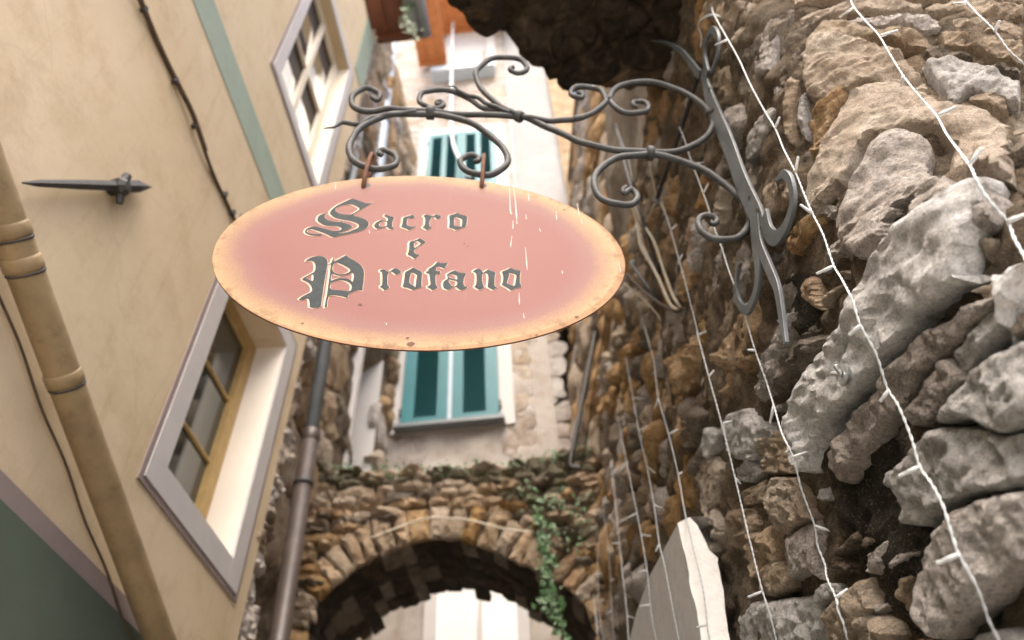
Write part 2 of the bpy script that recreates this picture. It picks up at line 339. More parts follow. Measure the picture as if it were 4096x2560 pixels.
def stone_geo(poly, frame, H, g, seed, depth=0.06, bev=None, facet=0.3, amp=0.25, rnd=2, strata=0.0, sang=0.0, jit=0.35, tilt=(0, 0), edge=0.5):
    """one rock: outline poly in the (u,v) of its wall, domed, faceted and weathered outwards along the wall normal"""
    rg = np.random.RandomState(seed)
    p = np.asarray(poly, float)
    if area(p) < 0: p = p[::-1]
    p = resample(chaikin(p, rnd), g)
    size = math.sqrt(abs(area(p)))
    bev = bev or 0.22 * size
    o = rg.uniform(-50, 50, 3)
    def n3(q, f): return np.c_[q * f, np.zeros(len(q))] + o
    nb = np.stack([fbm(n3(p, 2.2 / size), 4), fbm(n3(p, 2.2 / size) + 9, 4)], 1); p = p + nb * jit * 0.09 * size
    lo, hi = p.min(0), p.max(0)
    xs = np.arange(lo[0], hi[0], g); ys = np.arange(lo[1], hi[1], g * 0.87)
    X, Y = np.meshgrid(xs, ys); X[1::2] += g / 2
    q = np.stack([X.ravel(), Y.ravel()], 1) + rg.uniform(-0.18, 0.18, (X.size, 2)) * g
    if len(q):
        q = q[inside(p, q)]
        if len(q): q = q[edge_dist(p, q) > 0.45 * g]
    n = len(p); allp = np.vstack([p, q]) if len(q) else p
    r = delaunay_2d_cdt([Vector(v) for v in allp], [], [list(range(n))], 1, 1e-6)
    v2 = np.array([[v.x, v.y] for v in r[0]]); tri = [list(f) for f in r[2]]
    d = edge_dist(p, v2)
    c = p.mean(0); rel = (v2 - c) / size
    top = np.full(len(v2), 1.0)
    for _ in range(5):
        a = rg.uniform(0, 2 * math.pi); s = facet * rg.uniform(0.5, 1.4)
        top = np.minimum(top, 1.12 + rg.uniform(-0.05, 0.25) - s * (rel @ [math.cos(a), math.sin(a)]) * 1.6)
    t = np.clip(d / bev, 0, 1); prof = np.sqrt(np.clip(1 - (1 - t) ** 2, 0, 1))
    h = H * (edge + (1 - edge) * prof) * top + (rel @ np.array(tilt)) * H * np.minimum(1, t * 2)
    fr = 3.0 / size
    h += amp * H * t * (0.7 * fbm(n3(v2, fr), 4, 0.55) + 0.35 * (0.5 - np.abs(fbm(n3(v2, fr * 1.7) + 31, 3))))
    h += (0.0045 * fbm(n3(v2, 42.0), 3, .6) + .006 * (.3 - np.abs(fbm(n3(v2, 21.0) + 3, 3)))) * (.35 + .65 * np.minimum(1, t * 2)) * min(1, size / 0.12)
    if strata:
        ca, sa = math.cos(sang), math.sin(sang); w2 = v2 @ np.array([[ca, -sa], [sa, ca]])
        wr = w2 + 0.02 * np.stack([fbm(n3(v2, 9), 3), fbm(n3(v2, 9) + 5, 3)], 1)
        lay = fbm(np.c_[wr[:, 0] * 5, wr[:, 1] * 42, np.zeros(len(wr))] + o, 4, 0.6)
        h += strata * lay * np.minimum(1, t * 2)
    # which result vertices lie on the outline
    bidx = [i for i in range(len(v2)) if d[i] < 1e-5]
    h[bidx] -= .12 * H
    P = frame(v2[:, 0], v2[:, 1], h)
    # skirt into the wall
    cnt = {}
    for f in tri:
        for i in range(3):
            e = (f[i], f[(i + 1) % 3]); cnt[e] = 1
    rim = [e for e in cnt if (e[1], e[0]) not in cnt]
    base = {}; vs = P.tolist(); sk = []
    for e in rim:
        for i in e:
            if i not in base:
                base[i] = len(vs) + len(sk); sk.append(i)
    if sk:
        k = np.array(sk); vs += frame(c[0] + (v2[k, 0] - c[0]) * 0.93, c[1] + (v2[k, 1] - c[1]) * 0.93, np.full(len(k), -depth)).tolist()
    fs = tri + [[e[1], e[0], base[e[0]], base[e[1]]] for e in rim]
    return np.array(vs), fs
def flip_if(fs, vs, frame_n):
    f = fs[0]; a, b, c = (np.array(vs[i]) for i in f[:3])
    return [list(q)[::-1] for q in fs] if np.cross(b - a, c - a) @ frame_n < 0 else fs
def add_stone(poly, frame, nrm, H, g, seed, mat, parent, name='stone', **k):
    vs, fs = stone_geo(poly, frame, H, g, seed, **k)
    o = mesh(name, vs, flip_if(fs, vs, nrm), mat, parent, smooth=True); o.data.set_sharp_from_angle(angle=0.62); return o
def plane_frame(O, U, V, N):
    O, U, V, N = (np.array(x, float) for x in (O, U, V, N))
    return lambda u, v, h: O + np.outer(u, U) + np.outer(v, V) + np.outer(h, N)
def clip_cell(i, S, nbr, box):
    p = [np.array(q, float) for q in box]
    for j in nbr:
        m = (S[i] + S[j]) / 2; n = S[j] - S[i]; o = []
        for k in range(len(p)):
            a, b = p[k], p[(k + 1) % len(p)]; da, db = (a - m) @ n, (b - m) @ n
            if da <= 0: o.append(a)
            if (da < 0) != (db < 0): o.append(a + (b - a) * da / (da - db))
        p = o
        if len(p) < 3: return None
    return np.array(p)
def cells(u0, u1, v0, v1, r, seed, ax=1.35, ok=None, rmin=0.75, tries=6000):
    """irregular rubble cells (polygons) filling a rectangle; ax>1 makes them longer along u"""
    rg = np.random.RandomState(seed); S = []; R = []
    for _ in range(tries):
        p = np.array([rg.uniform(u0, u1) / ax, rg.uniform(v0, v1)]); rr = r * rg.uniform(rmin, 1.35)
        if S:
            D = np.linalg.norm(np.array(S) - p, axis=1)
            if np.any(D < 0.5 * (np.array(R) + rr)): continue
        S.append(p); R.append(rr)
    S = np.array(S); o = []
    for i in range(len(S)):
        D = np.linalg.norm(S - S[i], axis=1); nb = [j for j in np.argsort(D)[1:15]]
        b = 1.1 * r; box = [S[i] + np.array(q) * b for q in ((-1, -1), (1, -1), (1, 1), (-1, 1))]
        c = clip_cell(i, S, nb, box)
        if c is None or abs(area(c)) < (0.3 * r) ** 2: continue
        c = c * [ax, 1]; m = c.mean(0)
        if ok is not None and not ok(m): continue
        o.append(m + (c - m) * rg.uniform(0.9, 1.0))
    return o

# ------------------------------------------------------------------ the rubble wall on the right: alley face, rounded corner, front face
WA, WB, WC = 0.62, 0.09, -0.124                 # alley face: X = WA + WB z + WC Y
YC = 0.86                                       # corner
FS = -0.22                                      # front face: dY/dX
def wx(y, z): return WA + WB * z + WC * y
def _plan():
    """plan curve at z = 1.2; u < 0 alley side, u > 0 front side"""
    c = np.array([wx(YC, 1.2), YC]); da = np.array([WC, 1.0]); da /= np.linalg.norm(da)
    df = np.array([1.0, FS]); df /= np.linalg.norm(df); r = 0.13
    us = []; ps = []
    for u in np.r_[np.linspace(-12, -r, 400), np.linspace(-r, r, 40)[1:-1], np.linspace(r, 3, 60)]:
        if u <= -r: p = c - da * u
        elif u >= r: p = c + df * u
        else:
            t = (u + r) / (2 * r); p = (1 - t) ** 2 * (c + da * r) + 2 * t * (1 - t) * c + t * t * (c + df * r)
        us.append(u); ps.append(p)
    return np.array(us), np.array(ps)
PU, PP = _plan()
_T = np.gradient(PP, PU, axis=0); _T /= np.linalg.norm(_T, axis=1)[:, None]
PN = np.stack([_T[:, 1], -_T[:, 0]], 1)         # points out of the wall (towards the alley / the camera)
def plinth(v):
    t = np.clip((1.12 - v) / .38, 0, 1); return .27 * t * t * (3 - 2 * t)
def wall_frame(u, v, h):
    u = np.asarray(u, float); v = np.asarray(v, float); h = np.asarray(h, float); sh = plinth(v)
    x = np.interp(u, PU, PP[:, 0]); y = np.interp(u, PU, PP[:, 1]); nx = np.interp(u, PU, PN[:, 0]); ny = np.interp(u, PU, PN[:, 1])
    return np.stack([x + WB * (v - 1.2) + h * nx - WC * sh, y + h * ny - sh, v + 0 * h], 1)
CRN = np.array([wx(YC, 1.2), YC]); LA = math.hypot(WC, 1.0); LF = math.hypot(1.0, FS)
def px_uv(x, y, off=0.0):
    d = ray(x, y)
    t = (WA - off) / (d[0] - WB * d[2] - WC * d[1]); P = t * d
    yc = YC - plinth(P[2])
    if t > 0 and P[1] >= yc: return np.array([-(P[1] - yc) * LA, P[2]])
    sh = plinth(P[2])
    for _ in range(8):                           # front plane, moved nearer low down
        cx, cy = CRN[0] - WC * sh, YC - sh; k = cy - FS * (cx - 1.2 * WB)
        t = (k - off) / (d[1] - FS * d[0] + FS * WB * d[2]); P = t * d; sh = .5 * sh + .5 * float(plinth(P[2]))
    return np.array([(P[0] - WB * (P[2] - 1.2) - cx) * LF, P[2]])
def poly_uv(pts, off=0.03): return np.array([px_uv(*p, off) for p in pts])
stone_wall = empty('rubble_wall', (0.6, 1.2, -1.6))
tag(stone_wall, 'rough rubble stone wall with a rounded corner filling the right side', 'stone wall')
def grid_wall(u0, u1, v0, v1, s, amp, f, off, mat, seed):
    us = np.arange(u0, u1 + s, s); vs = np.arange(v0, v1 + s, s); U, V = np.meshgrid(us, vs); U = U.ravel(); V = V.ravel()
    B = wall_frame(U, V, 0 * U)
    h = off + amp * (fbm(B * f + seed, 5, 0.55) + 0.7 * (0.35 - np.abs(fbm(B * f * 1.8 + seed + 7, 3))))
    P = wall_frame(U, V, h); n, m = len(us), len(vs)
    fs = [(j * n + i, j * n + i + 1, (j + 1) * n + i + 1, (j + 1) * n + i) for j in range(m - 1) for i in range(n - 1)]
    return mesh('mortar', P, fs, mat, stone_wall, smooth=True)
grid_wall(-2.9, 1.4, -0.1, 3.4, 0.0125, 0.021, 10.0, 0.036, M['mortar'], 3.0)
grid_wall(-9.5, -2.9, -1.6, 9.0, 0.09, 0.05, 2.0, 0.0, M['mortar'], 3.0)
grid_wall(-2.9, 1.4, 3.4, 6.2, 0.12, 0.05, 2.0, 0.0, M['dark'], 3.0)
grid_wall(-2.6, 1.4, -1.6, -0.1, 0.1, 0.05, 2.0, 0.0, M['mortar'], 3.0)
mesh('coping', wall_frame(np.array([-9.5, -2.9, -2.9, -9.5]), np.full(4, 9.0), np.array([0.1, 0.1, -3, -3])), [(0, 1, 2, 3)], M['dark'], stone_wall)
A_ = zz(3000, 0, .4231); B_ = zz(3500, 0, .4233); C_ = zz(3000, 640, .4231); D_ = zz(3500, 640, .4233)
E_ = zz(3000, 1280, .4231); F_ = zz(3500, 1280, .4233); G_ = zz(3000, 1920, .4231); H_ = zz(3500, 1920, .4233)
Z6 = zz(2300, 1200, .8993); Z2 = zz(2200, 50, .926); ZT = zz(1000, 0, .5785); Z8 = zz(3000, 1200, .9); Z7 = zz(3000, 0, .8596); Z5 = zz(1000, 1200, .8993)
I = lambda p: p
HAND = [  # (outline, height, material, options) - the stones that stand out one by one
 ([(3313,85),(3262,140),(3250,178),(3195,237),(3165,292),(3142,351),(3140,402),(3150,440),(3178,402),(3213,326),(3247,271),(3266,220),(3290,178),(3330,150),(3420,155),(3500,160),(3560,180),(3500,120),(3400,90)], .055, 'tan', dict(facet=.1)),
 ([(3262,250),(3280,190),(3315,155),(3380,160),(3480,180),(3570,195),(3660,245),(3720,300),(3800,370),(3790,395),(3700,370),(3560,335),(3480,320),(3420,335),(3340,350),(3290,330)], .075, 'tan', dict(strata=.007, sang=-.1, tilt=(.1,.3))),
 ([(3440,368),(3508,343),(3600,338),(3720,375),(3830,430),(3960,445),(4110,450),(4110,585),(3950,570),(3850,545),(3750,530),(3620,525),(3540,535),(3500,560),(3480,600),(3440,650),(3400,680),(3330,720),(3270,770),(3252,700),(3258,640),(3296,567),(3360,478)], .085, 'tan', dict(facet=.15, strata=.003)),
 ([(3560,545),(3640,540),(3800,560),(3950,590),(4110,615),(4110,690),(3950,680),(3800,680),(3700,690),(3640,690),(3600,720),(3560,770),(3530,850),(3500,880),(3450,860),(3425,820),(3417,790),(3425,750),(3450,700),(3490,640),(3520,590)], .10, 'pinkgrey', dict(facet=.2, strata=.003)),
 ([(3630,725),(3660,695),(3750,692),(3900,710),(4070,745),(4060,800),(4030,840),(3970,810),(3930,770),(3860,760),(3780,735),(3720,745),(3660,790),(3640,760)], .075, 'tan', dict(strata=.006)),
 ([(3800,800),(3910,800),(3960,810),(4040,850),(4085,930),(4060,1050),(3980,1110),(3880,1160),(3760,1200),(3700,1260),(3650,1300),(3600,1382),(3465,1551),(3406,1606),(3360,1631),(3296,1703),(3262,1788),(3254,1877),(3237,1885),(3205,1850),(3180,1800),(3165,1745),(3148,1695),(3195,1593),(3237,1500),(3271,1458),(3364,1335),(3410,1250),(3500,1060),(3580,960),(3680,880),(3740,820)], .11, 'slab', dict(facet=.06, amp=.16)),
 ([(3326,1809),(3400,1710),(3480,1610),(3545,1530),(3640,1400),(3720,1340),(3817,1290),(3880,1240),(3960,1255),(3925,1300),(3796,1435),(3728,1490),(3640,1600),(3597,1662),(3500,1780),(3430,1865),(3380,1930),(3345,1880)], .085, 'pinkgrey', dict(facet=.1, strata=.003, sang=.6)),
 ([(3644,1661),(3669,1619),(3707,1551),(3737,1500),(3790,1452),(3822,1470),(3856,1530),(3826,1585),(3788,1640),(3737,1703),(3712,1724),(3678,1724),(3648,1695)], .08, 'pinkgrey', dict(facet=.15)),
 ([(3808,1440),(3944,1284),(4008,1275),(4025,1318),(3999,1360),(3919,1449),(3866,1512),(3850,1515)], .07, 'grey', dict(facet=.15)),
 ([(3889,1497),(3966,1441),(4110,1375),(4110,1690),(4008,1748),(3930,1720),(3900,1695),(3860,1695),(3796,1715),(3775,1700),(3800,1631),(3860,1555)], .085, 'grey', dict(facet=.15)),
 ([(4030,1270),(4110,1190),(4110,1350),(4020,1390)], .06, 'tan', {}),
 ([(3880,1200),(3930,1160),(4020,1155),(4110,1180),(4040,1250),(3960,1250)], .05, 'tan', {}),
 ([(3593,1894),(3669,1801),(3728,1745),(3775,1735),(3851,1735),(3923,1745),(3987,1775),(4110,1720),(4110,1960),(3950,1990),(3880,2000),(3780,2050),(3750,2085),(3700,2120),(3640,2110),(3620,2090),(3630,2050),(3610,1980),(3580,1960)], .085, 'grey', dict(facet=.2)),
 ([(3720,2195),(3771,2115),(3822,2060),(3923,2010),(4050,1990),(4110,1990),(4110,2271),(4008,2335),(3923,2419),(3860,2466),(3805,2530),(3737,2555),(3695,2513),(3661,2428),(3657,2322),(3686,2267),(3712,2229)], .095, 'pinkgrey', dict(facet=.15)),
 ([(3880,2580),(3940,2535),(4020,2520),(4110,2560),(4110,2700),(3900,2700)], .06, 'grey', {}),
 (H_([(0,690),(140,560),(155,660),(100,850),(30,930),(-40,900),(-50,760)]), .05, 'pinkgrey', dict(facet=.4)),
 (H_([(150,810),(250,700),(400,690),(410,730),(300,800),(190,900),(120,900)]), .045, 'pinkgrey', {}),
 (H_([(240,960),(320,900),(370,960),(350,1050),(360,1200),(370,1300),(300,1250),(260,1130)]), .045, 'tan', {}),
 (G_([(130,200),(150,20),(250,-10),(400,0),(480,150),(550,380),(400,460),(330,540),(200,470),(140,330)]), .085, 'tan', dict(strata=.006, sang=.8, facet=.35)),
 ([(3055,1900),(3063,1826),(3101,1737),(3123,1716),(3150,1780),(3175,1850),(3190,1905),(3100,1905)], .06, 'tan', {}),
 (G_([(330,560),(420,490),(570,400),(620,520),(640,750),(660,850),(690,980),(600,900),(520,870),(380,960),(350,850),(310,760)]), .075, 'pinkgrey', dict(facet=.4)),
 (G_([(110,900),(200,780),(300,800),(350,930),(340,1040),(200,1120),(120,1080)]), .06, 'tan', dict(strata=.004)),
 (G_([(640,1080),(720,980),(800,1000),(820,1100),(780,1180),(660,1200)]), .06, 'grey', {}),
 (G_([(710,1300),(760,1230),(850,1150),(960,1020),(1050,960),(1080,1080),(1130,1230),(1060,1400),(1000,1460),(940,1560),(800,1560),(720,1400)]), .09, 'tan', dict(strata=.004, sang=1.2)),
 (G_([(-90,1230),(300,1130),(580,1100),(640,1230),(700,1300),(690,1400),(600,1580),(0,1600),(-150,1500)]), .06, 'grey', dict(amp=.4)),
 (G_([(660,200),(720,80),(760,130),(800,200),(720,220)]), .04, 'grey', {}),
 (G_([(830,760),(850,650),(930,600),(1020,470),(1130,370),(1080,530),(950,690),(870,720)]), .045, 'dark', {}),
 (G_([(1080,740),(1110,590),(1200,470),(1280,480),(1200,620),(1110,680)]), .045, 'dark', {}),
 (G_([(1090,1390),(1100,1300),(1200,1180),(1390,1150),(1370,1200),(1200,1330),(1150,1400)]), .045, 'pinkgrey', {}),
 (G_([(800,800),(900,760),(1000,800),(980,900),(860,930)]), .03, 'dark', {}),
 (E_([(30,720),(60,600),(120,430),(250,100),(350,-30),(420,-40),(400,250),(300,430),(230,650),(110,800)]), .06, 'pinkgrey', dict(amp=.5)),
 (E_([(260,770),(330,600),(360,560),(330,700),(280,790)]), .035, 'dark', {}),
 (E_([(250,830),(300,790),(350,850),(280,890)]), .035, 'grey', {}),
 (E_([(60,1230),(110,1130),(200,1100),(180,1200),(130,1330)]), .05, 'tan', {}),
 (C_([(140,320),(200,240),(300,210),(370,210),(390,330),(380,420),(300,560),(230,600),(190,400)]), .045, 'tan', dict(strata=.004)),
 (C_([(360,850),(400,720),(520,560),(640,520),(620,650),(540,800),(440,920)]), .05, 'ochre', {}),
 (C_([(690,950),(740,820),(830,720),(920,720),(900,820),(960,900),(900,1000),(780,1010),(660,1130)]), .06, 'pinkgrey', dict(facet=.4)),
 (C_([(500,1200),(560,1110),(620,1150),(640,1300),(690,1460),(640,1450),(540,1330)]), .06, 'ochre', {}),
 (C_([(710,1400),(730,1330),(820,1200),(880,1180),(850,1270),(760,1410),(730,1440)]), .05, 'tan', {}),
 (C_([(860,1080),(950,1060),(990,1110),(930,1170)]), .04, 'tan', {}),
 (C_([(560,480),(620,430),(740,500),(700,600),(620,560)]), .035, 'pinkgrey', {}),
 (C_([(620,380),(700,300),(860,330),(900,420),(780,470),(660,450)]), .045, 'ochre', {}),
 (C_([(980,640),(1060,560),(1200,600),(1230,700),(1100,740),(1000,700)]), .04, 'ochre', {}),
 (A_([(340,350),(440,240),(520,150),(640,140),(700,180),(620,280),(580,360),(500,470),(440,520),(380,460)]), .05, 'dark', dict(strata=.008, sang=.6)),
 (A_([(0,1310),(80,1170),(180,1060),(210,1090),(180,1230),(100,1450),(-10,1560)]), .045, 'grey', dict(facet=.1, amp=.1)),
 (A_([(470,990),(540,760),(600,600),(620,680),(600,900),(560,1110),(500,1050)]), .045, 'grey', {}),
 (A_([(620,1000),(680,880),(800,800),(960,760),(1010,860),(900,1000),(760,1150),(640,1200)]), .045, 'ochre', dict(strata=.008)),
 (A_([(520,1440),(560,1280),(640,1180),(740,1180),(700,1300),(620,1440)]), .04, 'ochre', dict(strata=.005)),
 (A_([(230,640),(260,500),(400,460),(440,560),(370,700),(280,760)]), .04, 'dark', {}),
 (A_([(130,860),(220,760),(330,860),(320,980),(240,1020)]), .035, 'pinkgrey', {}),
 (A_([(0,600),(80,300),(200,60),(300,40),(330,180),(200,420),(120,700),(40,760)]), .04, 'pinkgrey', dict(strata=.006, sang=1.0)),
 ([(3205,40),(3300,12),(3450,8),(3600,5),(3700,20),(3690,45),(3560,50),(3420,55),(3300,62),(3215,58)], .05, 'tan', dict(strata=.006)),
 ([(3720,15),(3850,0),(4000,8),(4110,20),(4110,62),(3980,60),(3850,50),(3735,42)], .055, 'tan', dict(strata=.006)),
 ([(3180,-60),(3400,-70),(3700,-60),(4110,-40),(4110,5),(3850,-8),(3600,-8),(3400,-5),(3220,15)], .045, 'tan', dict(strata=.006)),
 ([(3400,66),(3550,60),(3720,62),(3800,72),(3790,105),(3700,110),(3560,100),(3430,92)], .055, 'pinkgrey', dict(strata=.006)),
 ([(3815,72),(3950,82),(4110,98),(4110,145),(3950,128),(3810,112)], .05, 'tan', dict(strata=.006)),
 ([(3440,108),(3600,112),(3730,145),(3780,185),(3700,180),(3590,165),(3500,140)], .055, 'tan', dict(strata=.006)),
 ([(3770,132),(3900,145),(4110,172),(4110,240),(3980,222),(3880,192),(3800,180)], .05, 'tan', dict(strata=.007)),
 ([(3690,200),(3760,196),(3860,212),(3930,228),(3860,234),(3740,236)], .035, 'dark', dict(strata=.006)),
 ([(3720,246),(3800,238),(3900,246),(4000,275),(4070,308),(4110,330),(4110,400),(3980,368),(3900,370),(3840,410),(3790,350)], .07, 'grey', dict(facet=.2)),
 ([(3890,402),(3930,375),(4000,372),(4060,395),(4075,425),(3990,420)], .055, 'tan', {}),
 ([(3940,230),(4020,248),(4110,290),(4110,318),(4030,280),(3960,252)], .045, 'dark', dict(strata=.004)),
 (Z6([(660,520),(760,500),(850,560),(870,640),(820,650),(800,720),(700,690),(660,600)]), .07, 'grey', dict(facet=.3)),
 (Z6([(720,760),(790,700),(840,770),(800,820),(730,810)]), .05, 'grey', {}),
 (Z6([(750,860),(840,800),(850,900),(760,930)]), .05, 'tan', {}),
 (Z6([(690,940),(800,930),(820,1000),(780,1150),(680,1090)]), .055, 'tan', {}),
 (Z6([(560,660),(590,570),(640,600),(630,670),(600,720)]), .05, 'grey', {}),
 (Z6([(550,780),(620,700),(650,760),(640,900),(580,960)]), .05, 'tan', dict(strata=.005)),
]
PIER_UV = poly_uv(Z6([(500, 930), (420, 1040), (330, 1200), (230, 1480), (200, 1600), (720, 1600), (690, 1300), (640, 1120), (560, 1000)]), .05)
HUV = [PIER_UV]; FRONT_N = np.array([-0.7, -0.7, 0.0]); nstone = 0
for i, (pl, H, mt, op) in enumerate(HAND):
    H = .035 + .45 * H; uv = poly_uv(pl, 0.8 * H); uv = uv.mean(0) + (uv - uv.mean(0)) * 1.05; HUV.append(uv)
    size = math.sqrt(abs(area(uv)))
    add_stone(uv, wall_frame, FRONT_N, H, max(0.0048, size / 34), 100 + i, M[mt], stone_wall, depth=0.05, jit=0.2, rnd=0, bev=min(0.14 * size, 0.013), **{'edge': .72, 'amp': .14, **op})
    nstone += 1
def not_hand(m):
    q = m[None]
    for p in HUV:
        if inside(p, q)[0] or edge_dist(p, q)[0] < 0.015: return False
    return True
rg = np.random.RandomState(11)
FASTDEV = False
near = cells(-2.9, 0.25, 0.15, 3.3, 0.125, 5, 1.25, not_hand)
frontc = cells(0.1, 1.3, 0.9, 2.6, 0.11, 15, 1.7, not_hand)
far = cells(-8.6, -2.6, 1.0, 8.5, 0.30, 6, 1.3, lambda m: not inside(PIER_UV, m[None])[0])
near.sort(key=lambda c: -c.mean(0)[0]); far.sort(key=lambda c: -c.mean(0)[0])
def pick(m):
    r = rg.rand(); deep = m[0] < -0.75
    if deep: return 'ochre' if r < .48 else 'tan' if r < .75 else 'pinkgrey' if r < .87 else 'dark'
    return 'tan' if r < .3 else 'pinkgrey' if r < .5 else 'ochre' if r < .75 else 'dark'
single = (frontc + near)[:215]
for i, c in enumerate(single):
    m = c.mean(0); s = math.sqrt(abs(area(c)))
    add_stone(c, wall_frame, FRONT_N, rg.uniform(.028, .065), max(.0075, s / 15), 500 + i, M[pick(m)], stone_wall, depth=.04, facet=.5, amp=.55, rnd=1, jit=.7, bev=min(.14 * s, .016), edge=.6, strata=.004 * (rg.rand() < .5), sang=rg.uniform(-.4, .4)); nstone += 1
def joined(cs, name, seed, par, Hr, gs, mats, frame=wall_frame, nrm=FRONT_N, **k):
    for q, mt in enumerate(mats):
        vs = []; fs = []
        for i, c in enumerate(cs):
            if i % len(mats) != q: continue
            s = math.sqrt(abs(area(c)))
            v, f = stone_geo(c, frame, rg.uniform(*Hr), max(gs, s / 9), seed + i, **k)
            f = flip_if(f, v, nrm); b = len(vs); vs += v.tolist(); fs += [[b + x for x in t] for t in f]
        if vs: tag(mesh(name, vs, fs, M[mt], par, smooth=True), None, None, kind='stuff')
joined((frontc + near)[215:] + far, 'small_stones', 2000, stone_wall, (.04, .10), .012, ['ochre', 'tan', 'dark', 'ochre', 'pinkgrey'], depth=.05, facet=.5, amp=.5, rnd=1, jit=.7)
print('stones on the right wall', nstone)

# ------------------------------------------------------------------ the cream house on the left (face at X = -1.5)
LX = -1.5; LEND = 3.22; LTOP = 8.0
house = empty('plaster_house', (-2.5, 0.5, -1.6)); tag(house, 'cream plastered house with green stripe and two framed windows on the left', 'house')
wins = [dict(y=(2.25, 2.965), z=(1.735, 3.09)), dict(y=(1.975, 2.83), z=(4.585, 6.48))]
def face_with_holes(y0, y1, z0, z1, holes, s=0.06):
    ys = sorted({y0, y1, *[v for h in holes for v in h['y']]}); zs = sorted({z0, z1, *[v for h in holes for v in h['z']]})
    vs = []; fs = []
    for a, b in zip(ys, ys[1:]):
        for c, d in zip(zs, zs[1:]):
            my, mz = (a + b) / 2, (c + d) / 2
            if any(h['y'][0] < my < h['y'][1] and h['z'][0] < mz < h['z'][1] for h in holes): continue
            k = len(vs); vs += [(LX, a, c), (LX, b, c), (LX, b, d), (LX, a, d)]; fs.append((k, k + 1, k + 2, k + 3))
    return vs, fs
vs, fs = face_with_holes(-5, LEND, -1.6, LTOP, wins)
k = len(vs); vs += [(LX, LEND, -1.6), (-5, LEND, -1.6), (-5, LEND, LTOP), (LX, LEND, LTOP), (-5, -5, LTOP), (LX, -5, LTOP), (-5, -5, -1.6), (LX, -5, -1.6)]
fs += [(k, k + 1, k + 2, k + 3), (k + 3, k + 2, k + 4, k + 5), (k + 5, k + 4, k + 6, k + 7)]
mesh('wall', vs, fs, M['plaster'], house)
def band(name, mat, y0, y1, z0, z1, t=0.004, par=None): return MB().box((LX - 0.02, y0, z0), (LX + t, y1, z1)).build(name, mat, par or house)
band('green_stripe', M['green'], -4.9, LEND - 0.001, 3.675, 3.93)
band('green_dado', M['darkgreen'], -4.9, LEND - 0.001, -1.59, 1.162, 0.012)
band('mauve_line', M['mauve'], -4.9, LEND - 0.001, 1.165, 1.228, 0.006)
band('green_corner_band', M['green'], 2.93, LEND - 0.002, 6.75, LTOP - 0.02, 0.006)
def house_window(w, dep, om, wood, gl, rev, sof, muntins, vbar):
    (y0, y1), (z0, z1) = w['y'], w['z']; xb = LX - dep
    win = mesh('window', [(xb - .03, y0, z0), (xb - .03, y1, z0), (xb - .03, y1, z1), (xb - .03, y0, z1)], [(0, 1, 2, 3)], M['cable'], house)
    # plastered reveals
    mesh('side_reveal', [(LX, y1, z0), (xb, y1 - .01, z0), (xb, y1 - .01, z1), (LX, y1, z1)], [(0, 1, 2, 3)], M[rev], win)
    mesh('side_reveal', [(LX, y0, z0), (LX, y0, z1), (xb, y0, z1), (xb, y0, z0)], [(0, 1, 2, 3)], M[rev], win)
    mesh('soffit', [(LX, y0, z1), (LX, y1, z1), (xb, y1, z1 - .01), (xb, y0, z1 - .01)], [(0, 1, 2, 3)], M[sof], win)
    mesh('sill', [(LX, y0, z0), (xb, y0, z0 + .02), (xb, y1, z0 + .02), (LX, y1, z0)], [(0, 1, 2, 3)], M[rev], win)
    # painted surround: wide pale band with a narrow mauve edge
    for nm, mt, a, b, t in (('surround', 'lilac', 0.0, om - .028, .012), ('surround_edge', 'mauve', om - .028, om, .007)):
        q = MB()
        q.box((LX - .01, y0 - b, z0 - b), (LX + t, y0 - a, z1 + b)); q.box((LX - .01, y1 + a, z0 - b), (LX + t, y1 + b, z1 + b))
        q.box((LX - .01, y0 - a, z0 - b), (LX + t - .0007, y1 + a, z0 - a)); q.box((LX - .01, y0 - a, z1 + a), (LX + t - .0007, y1 + a, z1 + b))
        q.build(nm, M[mt], win)
    # timber frame, bars, panes
    sw = .075; f = MB(); x0, x1 = xb - .02, xb + (.012 if vbar else .035)
    f.box((x0, y0 + .003, z0 + .02), (x1, y0 + sw, z1 - .012)); f.box((x0, y1 - sw - .02, z0 + .02), (x1, y1 - .012, z1 - .012))
    f.box((x0, y0 + sw, z0 + .02), (x1 - .002, y1 - sw - .02, z0 + .09)); f.box((x0, y0 + sw, z1 - .08), (x1 - .002, y1 - sw - .02, z1 - .012))
    fr = f.build('frame', M[wood], win)
    bar = lambda a, b: MB().box(a, b).build('glazing_bar', M[wood], win)
    ya, yb = y0 + sw, y1 - sw - .02; za, zb = z0 + .09, z1 - .08
    tlt = .05 if vbar else .0
    ycuts = [ya] + ([(ya + yb) / 2] if vbar else []) + [yb]
    if vbar: bar((x0, (ya + yb) / 2 - .025, za), (x1 - .002, (ya + yb) / 2 + .025, zb))
    zc = [za + (zb - za) * i / (muntins + 1) for i in range(muntins + 2)]
    for z in zc[1:-1]: bar((x0, ya, z - .007), (x1 - (.004 if vbar else .02), yb, z + .007))
    for a, b in zip(ycuts, ycuts[1:]):
        for c, d in zip(zc, zc[1:]):
            tl = RNG.uniform(-.004, .004)
            mesh('pane', [(xb + tl, a, c), (xb, b, c), (xb - (d - c) * tlt, b, d), (xb - (d - c) * tlt, a, d)], [(0, 1, 2, 3)], M[gl], win)
    return win
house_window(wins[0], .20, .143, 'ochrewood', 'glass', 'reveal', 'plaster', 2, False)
house_window(wins[1], .10, .125, 'cream', 'glass2', 'cream', 'sandpaint', 1, True)
